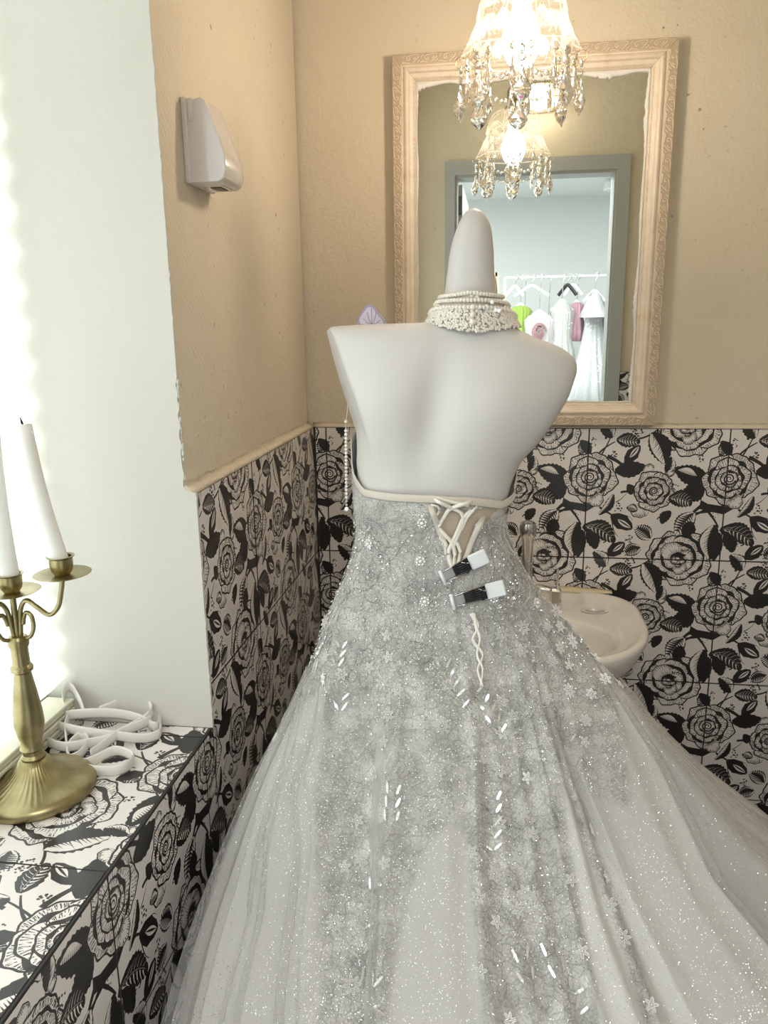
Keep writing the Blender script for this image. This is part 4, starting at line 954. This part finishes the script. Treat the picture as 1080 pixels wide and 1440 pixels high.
def grid_faces(keep=None):
    F = []
    for i in range(ni - 1):
        for j in range(nj):
            j2 = (j + 1) % nj
            if ZC_[i, j] == ZC_[i + 1, j] and ZC_[i, j2] == ZC_[i + 1, j2]: continue
            if keep is not None and not keep[i, j]: continue
            F.append((i * nj + j, i * nj + j2, (i + 1) * nj + j2, (i + 1) * nj + j))
    return F
GF = grid_faces()
bvh = BVHTree.FromPolygons([tuple(p) for p in GV.reshape(-1, 3).tolist()], GF)
def hit(u, v):
    d = rayd(u, v); d = d / np.linalg.norm(d); loc, no, idx, _ = bvh.ray_cast(Vector(CAM), Vector(d))
    if loc is None: return None
    a = GF[idx][0]; return np.array(loc), np.array(no) * (-1 if no.dot(Vector(d)) > 0 else 1), TH_.flat[a], ZC_.flat[a]
def thz(u, v):
    h = hit(u, v); return (h[2], h[3]) if h else None
def inpoly(x, y, P_):
    r = np.zeros(np.shape(x), bool); P_ = np.array(P_)
    for (ax, ay), (bx_, by) in zip(P_, np.roll(P_, -1, 0)):
        if ay == by: continue
        c_ = ((y > min(ay, by)) & (y <= max(ay, by))); r ^= c_ & (x < ax + (y - ay) * (bx_ - ax) / (by - ay))
    return r
# where the lace stops and plain glitter tulle begins, read as angle and height on the skirt
def bound(px, zmin):
    q = [thz(*p) for p in px]; q = [x for x in q if x]; q = sorted(q, key=lambda t: -t[1]); q.append((q[-1][0], zmin)); return q
bA = bound([(452, 965), (455, 1010), (452, 1080), (452, 1160), (455, 1250), (455, 1340), (450, 1430)], .0)
polyA = bA + [(-math.pi - .01, .0), (-math.pi - .01, .78), (bound([(405, 1010)], .0)[0][0], .80)]
bl_ = bound([(632, 1150), (605, 1180), (580, 1240), (562, 1310), (550, 1380), (545, 1435)], .0); br_ = bound([(640, 1152), (658, 1180), (664, 1250), (670, 1320), (676, 1380), (680, 1435)], .0)
polyB = bl_ + br_[::-1]
cl_ = bound([(790, 1100), (798, 1180), (812, 1260), (828, 1350), (845, 1435)], .0); cr_ = bound([(792, 1100), (820, 1180), (850, 1260), (880, 1350), (905, 1435)], .0)
polyC = cl_ + cr_[::-1]
dl_ = bound([(866, 985), (874, 1060), (886, 1132), (850, 1118), (815, 1104), (835, 1180), (868, 1260), (900, 1350), (925, 1435)], .0)
dl_ = [thz(*p) for p in [(868, 990), (876, 1060), (886, 1134), (850, 1120), (815, 1106), (838, 1180), (868, 1260), (900, 1350), (925, 1435)]]; dl_ = [x for x in dl_ if x]
polyD = dl_ + [(dl_[-1][0], 0.), (math.pi * .6, 0.), (math.pi * .6, dl_[0][1] + .01)]
def plain(th, z):
    p = inpoly(th, z, polyA) | inpoly(th, z, polyB) | inpoly(th, z, polyC) | inpoly(th, z, polyD)
    return p | ((np.degrees(th) > 100) & (z < .8))
lace = 1. - plain(TH_, ZC_)
for _ in range(2): lace = (lace + np.roll(lace, 1, 1) + np.roll(lace, -1, 1) + np.vstack([lace[1:], lace[-1:]]) + np.vstack([lace[:1], lace[:-1]])) / 5
# the laced opening at the back of the bodice
gap_px = [(603, 680), (692, 690), (690, 700), (672, 735), (656, 775), (646, 800), (637, 800), (622, 750), (610, 715), (602, 690)]
gq = []
for p in gap_px[2:]:
    h = hit(*p); gq.append((h[2], h[3]) if h else None)
gq = [x for x in gq if x]; gap = gq + [(gq[-1][0], 1.25), (gq[0][0], 1.25)]
keep = ~inpoly(TH_, (ZC_ + ZL_) / 2, gap)
gown = empty('wedding_gown', (.36, MY, 0), label='silver white beaded lace ball gown with laced back on the mannequin', cat='dress')
GO = np.array([.36, MY, 0])
me = bpy.data.meshes.new('gown_body'); me.from_pydata((GV.reshape(-1, 3) - GO).tolist(), [], grid_faces(keep)); me.materials.append(M['dress'])
at_l = me.attributes.new('lace', 'FLOAT', 'POINT'); at_l.data.foreach_set('value', lace.ravel().astype(np.float32)); me.polygons.foreach_set('use_smooth', [True] * len(me.polygons)); me.update()
go = bpy.data.objects.new('gown_body', me); link(go); go.parent = gown
# modesty panel behind the lacing, V edges and neckline bound in satin
tg = np.linspace(min(q[0] for q in gap[:-2]) - .10, max(q[0] for q in gap[:-2]) + .10, 30); zg = np.linspace(1.06, 1.188, 30)
TG, ZG = np.meshgrid(tg, zg); PG = Sf(TG, ZG, -.0035)
b = MB(); b.add(PG.reshape(-1, 3) - GO, [(i * 30 + j, i * 30 + j + 1, (i + 1) * 30 + j + 1, (i + 1) * 30 + j) for i in range(29) for j in range(29)]); b.build('modesty_panel', M['mesh_panel'], gown)
def on_gown(px, off=.003, n=6):
    Q = []
    for p in px:
        h = hit(*p[:2])
        if h: Q.append(h[0] + h[1] * (off if len(p) < 3 else p[2]))
    return smoothpath(Q, n) - GO
b = MB()
tt = np.linspace(-math.pi, math.pi, 240); P_, U_, V_, N_ = frameS(tt, ztop(tt) - .004, .0015); b.tube(P_ - GO, .0040, 8, flat=(1.45, .25), up=(0, 0, 1), closed=False)
b.build('neckline_binding', M['satin'], gown)
b = MB(); b.tube(on_gown([(600, 690), (606, 712), (616, 740), (627, 770), (634, 796)], .0025), .0035, 8, flat=(1.2, .5), up=(1, 0, 0)); b.tube(on_gown([(700, 694), (690, 704), (676, 730), (661, 765), (650, 796)], .0025), .0035, 8, flat=(1.2, .5), up=(1, 0, 0)); b.build('lacing_edge', M['satin'], gown)
b = MB(); b.tube(on_gown([(602, 688), (630, 690), (660, 693), (690, 693), (716, 688)], .001), .0075, 8, flat=(1., .25), up=(0, 0, 1)); b.build('modesty_band', M['satin'], gown)
for px, r in (([(601, 686), (614, 696), (612, 702), (636, 714), (648, 721), (649, 735), (642, 755), (636, 769)], .0026), ([(683, 699), (660, 705), (634, 714), (624, 726), (618, 740), (624, 750), (634, 762), (638, 776), (638, 793)], .0028),
              ([(614, 699), (636, 705), (658, 710)], .0022), ([(662, 716), (650, 728), (643, 745), (634, 764), (630, 779), (636, 798)], .0027), ([(684, 700), (668, 712), (655, 728), (648, 744)], .0022),
              ([(606, 709), (616, 712), (617, 720), (610, 727)], .0016), ([(610, 730), (618, 733), (617, 741)], .0016), ([(618, 755), (626, 764), (625, 779)], .0018), ([(630, 775), (638, 760), (646, 775), (642, 795)], .0026)):
    b = MB(); b.tube(on_gown(px, .004), r, 8, flat=(1., .7)); b.build('lacing_cord', M['lace_cord'], gown)
for s_ in (0, 1):
    b = MB(); b.tube(on_gown([(660 + 4 * s_, 862), (670 - 3 * s_, 882), (664 + 8 * s_, 900), (676 - 6 * s_, 922), (672 + 5 * s_, 942), (679 - 3 * s_, 966)], .006), np.linspace(.0034, .002, 31), 8, flat=(1., .6)); b.build('lacing_tail', M['lace_cord'], gown)
# ------------------------------------------------------------------ beads, sequins and motifs
OCT = np.array([(1, 0, 0), (-1, 0, 0), (0, 1, 0), (0, -1, 0), (0, 0, 1), (0, 0, -1)], float); OF = [(0, 2, 4), (2, 1, 4), (1, 3, 4), (3, 0, 4), (2, 0, 5), (1, 2, 5), (3, 1, 5), (0, 3, 5)]
def octs(mb, P_, r): 
    P_ = np.asarray(P_); r = np.broadcast_to(r, (len(P_),)); V = (P_[:, None, :] + OCT[None] * r[:, None, None]).reshape(-1, 3)
    mb.add(V, [tuple(i * 6 + k for k in f) for i in range(len(P_)) for f in OF])
def rings(mb, P_, U, V, r0, r1, n=7, tilt=None):
    a = np.linspace(0, 2 * math.pi, n, endpoint=False)
    for i in range(len(P_)):
        u, v = U[i], V[i]; N_ = np.cross(u, v); t_ = tilt[i] if tilt is not None else (0, 0)
        u = u + N_ * t_[0]; v = v + N_ * t_[1]
        ro = r0[i] if not np.isscalar(r0) else r0; W = np.concatenate([P_[i] + ro * q * (np.cos(a)[:, None] * u + np.sin(a)[:, None] * v) + N_ * hh for q, hh in ((1., .0), (.75, .0006), (r1, -.0001))])
        mb.add(W, [(k * n + j, k * n + (j + 1) % n, (k + 1) * n + (j + 1) % n, (k + 1) * n + j) for k in (0, 1) for j in range(n)])
def ok(th, z): return (z < ztop(th) - .006) & ~plain(th, z) & ~inpoly(th, z, gap)
def rand_pts(n, z0=.38, z1=1.25, bias=1.):
    th = nr.uniform(-math.pi, math.radians(40), n); z = z0 + (z1 - z0) * nr.rand(n) ** bias; k = ok(th, z); return th[k], z[k]
# vermicelli lines of seed beads
mb_l, mb_d = MB(), MB()
for i in range(330):
    th0, z0 = nr.uniform(-3.1, .5), nr.uniform(.42, 1.23); ang = -math.pi / 2 + nr.uniform(-.9, .9); TH1, Z1 = [], []; th, z = th0, z0; cur = nr.uniform(-.25, .25)
    for k in range(nr.randint(14, 46)):
        cur = .85 * cur + nr.uniform(-.13, .13); ang += cur; lx = float(np.interp(z, zs_, TR[0]) - np.interp(z, zs_, TL[0])) / 2
        th += .0026 * math.cos(ang) / max(lx, .09); z += .0026 * math.sin(ang); TH1.append(th); Z1.append(z)
    TH1, Z1 = np.array(TH1), np.array(Z1); k_ = ok(TH1, Z1) & (TH1 > -math.pi)
    if k_.sum() > 5:
        P_, U, V, N_ = frameS(TH1[k_], Z1[k_]); octs(mb_d if i % 3 == 0 else mb_l, P_ + N_ * .0012 - GO, .00095 if i % 3 else .0008)
th, z = rand_pts(4200, .42, 1.23); P_, U, V, N_ = frameS(th, z); octs(mb_l, P_ + N_ * .001 - GO, nr.uniform(.0005, .0011, len(P_)))
th, z = rand_pts(1100, .42, 1.23); P_, U, V, N_ = frameS(th, z); octs(mb_d, P_ + N_ * .001 - GO, nr.uniform(.0005, .0011, len(P_)))
mb_l.build('seed_beads', M['crystal'], gown, False, kind='stuff'); mb_d.build('smoky_seed_beads', M['bead_dark'], gown, False, kind='stuff')
mb = MB(); th, z = rand_pts(2300, .42, 1.15); P_, U, V, N_ = frameS(th, z); rings(mb, P_ + N_ * .0018 - GO, U, V, nr.uniform(.0015, .0027, len(P_)), .3, 7, nr.uniform(-.35, .35, (len(P_), 2)))
mb.build('loose_sequins', M['sequin'], gown, False, kind='stuff')
# flower motifs: petals of parallel bead rows
def flower_mesh(n, L, w_, name):
    m = MB(); Q = []
    for k in range(n):
        a = k * 2 * math.pi / n; d = np.array([math.cos(a), math.sin(a), 0]); s_ = np.array([-d[1], d[0], 0])
        for r_ in (-1, 0, 1):
            for t_ in np.linspace(.30, 1. - .14 * abs(r_), 5): Q.append(d * L * t_ + s_ * r_ * w_ * (.5 + .5 * math.sin(math.pi * t_)) + np.array([0, 0, .0012]))
    octs(m, Q, .00085); m.ball((0, 0, .0012), .0016, 6, 4); return m.mesh(name, M['crystal'], False)
fl = [flower_mesh(8, .0115, .0016, 'bead_flower'), flower_mesh(6, .0095, .0018, 'bead_flower'), flower_mesh(5, .0085, .0017, 'bead_flower')]
lm = MB()
for k in range(7):
    t_ = k / 6; a = np.linspace(0, 2 * math.pi, 8, endpoint=False); r_ = .0019 * (.6 + .5 * math.sin(math.pi * (t_ * .9 + .05)))
    lm.add(np.stack([-.006 + .012 * t_ + r_ * np.cos(a), r_ * np.sin(a), .0012 + .0008 * (k % 2) + .0004 * np.cos(a)], 1), [tuple(range(8))])
leafm = lm.mesh('sequin_leaf', M['sequin'], False)
def place(name, me_, th, z, rot, off=.0012, parent=gown):
    P0, U, V, N_ = (q for q in frameS(np.array(th), np.array(z)))
    Rm = Matrix(np.column_stack([U, V, N_]).tolist()) @ Matrix.Rotation(rot, 3, 'Z'); o = inst(name, me_, parent, (0, 0, 0)); m4 = Rm.to_4x4(); m4.translation = Vector(P0 + N_ * off - GO); o.matrix_local = m4; return o
used_ = []
def free(P_, d): 
    if any(np.linalg.norm(P_ - q) < d for q in used_): return False
    used_.append(P_); return True
cnt = 0
for i in range(1500):
    th = nr.uniform(-3.05, .35); z = nr.uniform(.45, 1.02)
    if ok(np.array(th), np.array(z)) and free(Sf(th, z), .024): place('bead_flower', fl[i % 3], th, z, nr.uniform(0, 6)); cnt += 1
    if cnt >= 135: break
cnt = 0
for i in range(600):                                    # sprigs of sequin leaves either side of a stem
    th = nr.uniform(-3.0, .3); z = nr.uniform(.5, .98)
    if not ok(np.array(th), np.array(z)) or not free(Sf(th, z), .030): continue
    dn = nr.uniform(-.4, .4)
    for k in range(nr.randint(2, 6)):
        for sd in (-1, 1):
            if cnt >= 280: break
            lx = float(np.interp(z, zs_, TR[0]) - np.interp(z, zs_, TL[0])) / 2; zz = z - .0115 * k; t2 = th + (dn * .0115 * k + sd * .006) / max(lx, .1)
            if ok(np.array(t2), np.array(zz)): place('sequin_leaf', leafm, t2, zz, math.pi / 2 - sd * .65 + nr.uniform(-.15, .15), .002); cnt += 1
bm_ = MB()
for k in range(7):
    a = k * 2 * math.pi / 7; bm_.ball((.0055 * math.cos(a), .0055 * math.sin(a), .002), .0019, 6, 4); bm_.tube([(0, 0, .001), (.0085 * math.cos(a + .4), .0085 * math.sin(a + .4), .0015)], .0006, 4)
bm_.ball((0, 0, .003), .0028, 8, 5); brm = bm_.mesh('crystal_brooch', M['crystal'], False)
for p in ((594, 733), (672, 740), (598, 843), (693, 838), (592, 785), (752, 846), (520, 760)):
    h = hit(*p)
    if h: place('crystal_brooch', brm, h[2], h[3], rnd.random() * 6)
# ruched ridges of appliqué on the bodice
b = MB()
for i in range(34):
    h = hit(nr.uniform(500, 715), nr.uniform(705, 800))
    if not h: continue
    th, z = h[2], h[3]; TT, ZZ = [th], [z]; a0 = nr.uniform(-2.2, -.9)
    for k in range(9): a0 += nr.uniform(-.5, .5); TT.append(TT[-1] + .0045 * math.cos(a0) / .11); ZZ.append(ZZ[-1] + .0045 * math.sin(a0))
    TT, ZZ = np.array(TT), np.array(ZZ)
    if not ok(TT, ZZ).all(): continue
    P_, U, V, N_ = frameS(TT, ZZ); b.tube(P_ + N_ * .0006 - GO, np.sin(np.linspace(.2, 2.94, 10)) * .0026, 6)
b.build('raised_applique', M['tulle'], gown, kind='stuff')
# sheer over-layers of the skirt
def layer(t0, t1, z0, z1, off, FL, name, taper=True):
    n1, n2 = 620, 160; ta = np.radians(np.linspace(t0, t1, n1)); za = np.linspace(z0, z1, n2); TT, ZZ = np.meshgrid(ta, za)
    def ex(th, z):
        d = fold_s(th, z) + .8 * np.sin(z * 7); F = fold_fn(th, z) + .07
        for c, w_, a_, k_ in FL:
            x = (d - c) / w_ * k_; F = F + a_ * np.where(x < 0, np.exp(x), np.exp(-np.abs(x * w_ / 2.3) ** 2))
        return F
    G_ = Sf(TT, ZZ, off, ex); b = MB(); b.add(G_.reshape(-1, 3) - GO, [(i * n1 + j, i * n1 + j + 1, (i + 1) * n1 + j + 1, (i + 1) * n1 + j) for i in range(n2 - 1) for j in range(n1 - 1)])
    return b.build(name, M['tulle'], gown)
layer(-186, -117, .03, .93, .003, [(-148, 6, .8, 1), (-139, 6, .9, 1), (-127, 6, 1.0, 1), (-119, 4, .6, 1)], 'tulle_layer'); layer(-60, 30, .03, .90, .004, [(-55, 4, .5, 1), (-48, 5, .7, 1), (-30, 8, .7, 1), (-12, 7, .6, 1)], 'tulle_layer'); layer(-112, -88, .03, .90, .0025, [(-107, 4, .5, -1), (-91, 3, .5, 1)], 'tulle_layer'); pass
# pearl string hanging at the side
b = MB(); b.tube([at(490, 560, 1, -.655) - GO, at(486, 600, 1, -.665) - GO, at(487, 712, 1, -.67) - GO], .0004, 5)
for v in [593] + list(np.arange(606, 712, 5.2)): b.ball(at(486.3 + (v - 600) * .01, v, 1, -.668) - GO, .0026 if v < 700 else .0018, 10, 6)
b.build('pearl_string', M['pearl'], gown)
b = MB(); b.ball(at(487.5, 716, 1, -.668) - GO, .004, 7, 4); b.build('crystal_drop', M['crystal'], gown, False)
b = MB(); b.ball(hit(505, 656)[0] + np.array([0, -.003, .004]) - GO, .006, 12, 7, sc=(.9, .6, 1.3)); b.build('side_button', M['satin'], gown)

# ------------------------------------------------------------------ beaded choker
nk = np.array([*at(662, 440, 1, MY)]); nk = nk + np.array([0, 0, 0])
ck = empty('pearl_choker', tuple(nk), label='pearl and bead choker round the neck of the mannequin', cat='necklace')
def neckp(a, t_):                                       # t 0 at the lower edge, 1 at the upper edge
    hw = .0635 + (.0375 - .0635) * t_; dy = .060 + (.044 - .060) * t_; zlow = -.0155 - .009 * np.clip(-np.sin(a), 0, 1) ** 3 - .004 * np.cos(a)
    z = zlow + (.026 - zlow) * t_; return np.stack([hw * np.cos(a) + .003 * (1 - t_), dy * np.sin(a), z], -1)
aa = np.linspace(0, 2 * math.pi, 80, endpoint=False); b = MB(); b.loft([neckp(aa, t_) for t_ in (0., .25, .5, .75, .92)], cap=False); b.build('band', M['satin'], ck)
b = MB(); a_ = nr.uniform(0, 6.28, 2600); t_ = nr.uniform(0, .6, 2600); Q = neckp(a_, t_); Q[:, :2] *= 1.035
for q in Q: b.ball(q, nr.uniform(.0014, .0022), 6, 4)
b.build('seed_pearls', M['pearl'], ck, kind='stuff')
for k, (tb, ts, zz_) in enumerate(((1.0, .88, 0), (.80, .62, 0), (.62, .30, 0))):
    b = MB(); nb = 62
    for j in range(nb):
        a = j * 2 * math.pi / nb; tq = tb + (ts - tb) * (.5 - .5 * math.sin(-a)) if k else 1.0 - .12 * abs(math.cos(a))
        if k: tq = ts + (tb - ts) * max(0, math.sin(-a)) ** .7 if math.sin(-a) > 0 else ts
        q = neckp(np.array(a), tq); q[:2] *= 1.07; b.ball(q, .0032, 9, 6)
    b.build('pearl_strand', M['pearl'], ck)
for v in (433, 443, 452.5):
    q = at(667, v, 1, MY) - nk; t_ = (q[2] + .024) / .05; p = neckp(np.array(-1.5), t_); q = np.array([q[0], p[1] - .004, q[2]]); inst('large_pearl', MB().ball((0, 0, 0), .0042, 12, 8).mesh('large_pearl', M['pearl']), ck, tuple(q))
b = MB()
for (u, v) in ((655, 412), (663, 415), (671, 417), (692, 425), (690, 433), (684, 431), (697, 436), (702, 437)): q = at(u, v, 1, MY - .045) - nk; b.ball(q, .0030 if u > 657 else .0042, 7, 4, sc=(1, .6, 1))
b.build('rhinestone_clasp', M['crystal'], ck, False)
# ------------------------------------------------------------------ butterfly at the far side of the shoulder
bf = empty('butterfly', tuple(at(523, 459, 1, -.60)), label='lilac paper butterfly perched behind the left shoulder of the mannequin', cat='butterfly')
b = MB(); w1 = [(1.25 * x - .10 * z, z) for x, z in ((0, 0), (-.016, .003), (-.017, .010), (-.012, .019), (-.004, .030), (.000, .032), (.004, .030), (.009, .020), (.016, .008), (.017, .001))]
b.loft([[(x, 0, z) for x, z in w1], [(x, .001, z) for x, z in w1]]); b.build('wing', M['butterfly_dark'], bf, False)
b = MB(); b.loft([[(x * .86, -.0006, z * .86 + .001) for x, z in w1], [(x * .86, .0, z * .86 + .001) for x, z in w1]]); b.build('wing_centre', M['butterfly'], bf, False)
b = MB()
for x1, z1 in ((-.013, .012), (-.007, .021), (0, .027), (.007, .020), (.013, .009)): b.tube([(0, -.0009, .003), (x1 * .6, -.0009, z1 * .5), (x1, -.0009, z1)], .0004, 4)
b.build('wing_veins', M['butterfly_dark'], bf)
b = MB(); b.loft([[(x, .012 + .01 * z / .03, z * .9) for x, z in w1], [(x, .013 + .01 * z / .03, z * .9) for x, z in w1]]); b.build('wing', M['butterfly'], bf, False)
b = MB(); b.ball((0, .006, .001), .003, 8, 5, sc=(1, 3, 1)); b.build('body', M['butterfly_dark'], bf)
# ------------------------------------------------------------------ two spring clips gathering the waist
def clip(pa, pb, label):
    ha, hb = hit(*pa), hit(*pb); A1, B1 = ha[0], hb[0]; N_ = ha[1] + hb[1]; N_ /= np.linalg.norm(N_); X = B1 - A1; X -= (X @ N_) * N_; L = np.linalg.norm(X); X /= L; Y = np.cross(N_, X)
    o = empty('spring_clip', (0, 0, 0), label=label, cat='clip', group='white spring clips at the waist'); m4 = Matrix(np.column_stack([X, Y, N_]).tolist()).to_4x4(); m4.translation = Vector((A1 + B1) / 2 + N_ * .007); o.matrix_world = m4
    h = L / 2
    b = MB(); b.box((h - .012, 0, .007), (.027, .023, .004), Matrix.Rotation(-.25, 3, 'Y'), bev=.0018); b.build('handle', M['clip_white'], o, 'auto')
    b = MB(); b.box((h - .012, 0, -.004), (.024, .018, .003), bev=.001); b.build('handle', M['clip_white'], o, 'auto')
    b = MB(); b.loft([[(h - .023, -.0095, .003), (h - .023, .0095, .003), (h - .023, .0095, -.003), (h - .023, -.0095, -.003)], [(-h + .020, -.007, .002), (-h + .020, .007, .002), (-h + .020, .007, -.004), (-h + .020, -.007, -.004)]]); b.build('jaw_plate', M['clip_black'], o, False)
    b = MB(); b.tube([(h - .036 + .0062 * math.sin(t_), -.008 + .0155 * t_ / 31.4, .004 + .0062 * math.cos(t_)) for t_ in np.linspace(0, 31.4, 90)], .0011, 5); b.build('coil_spring', M['clip_black'], o)
    b = MB(); b.tube([(h - .036, .008, .006), (h - .030, .004, .0075), (h - .0255, .002, .0075)], .0009, 5); b.tube([(-h + .004, -.007, .001), (-h + .02, -.0088, .003), (h - .02, -.0102, .003)], .0008, 5); b.tube([(-h + .004, .007, .001), (-h + .02, .0088, .003), (h - .02, .0102, .003)], .0008, 5); b.build('wire', M['chrome'], o)
    b = MB(); b.box((-h + .012, 0, 0), (.020, .013, .003), bev=.001); b.build('clear_jaw', M['clip_clear'], o, False)
    b = MB(); b.tube([(-h + .002, -.009, .001), (-h + .002, .009, .001)], .0033, 12, flat=(1., .8)); b.ball((-h + .002, -.009, .001), .0031, 10, 6); b.ball((-h + .002, .009, .001), .0031, 10, 6); b.build('jaw_tip', M['clip_white'], o)
clip((617, 811), (679, 779), 'upper white and black spring clip on the waist of the gown')
clip((632, 846), (703, 824), 'lower white and black spring clip on the waist of the gown')
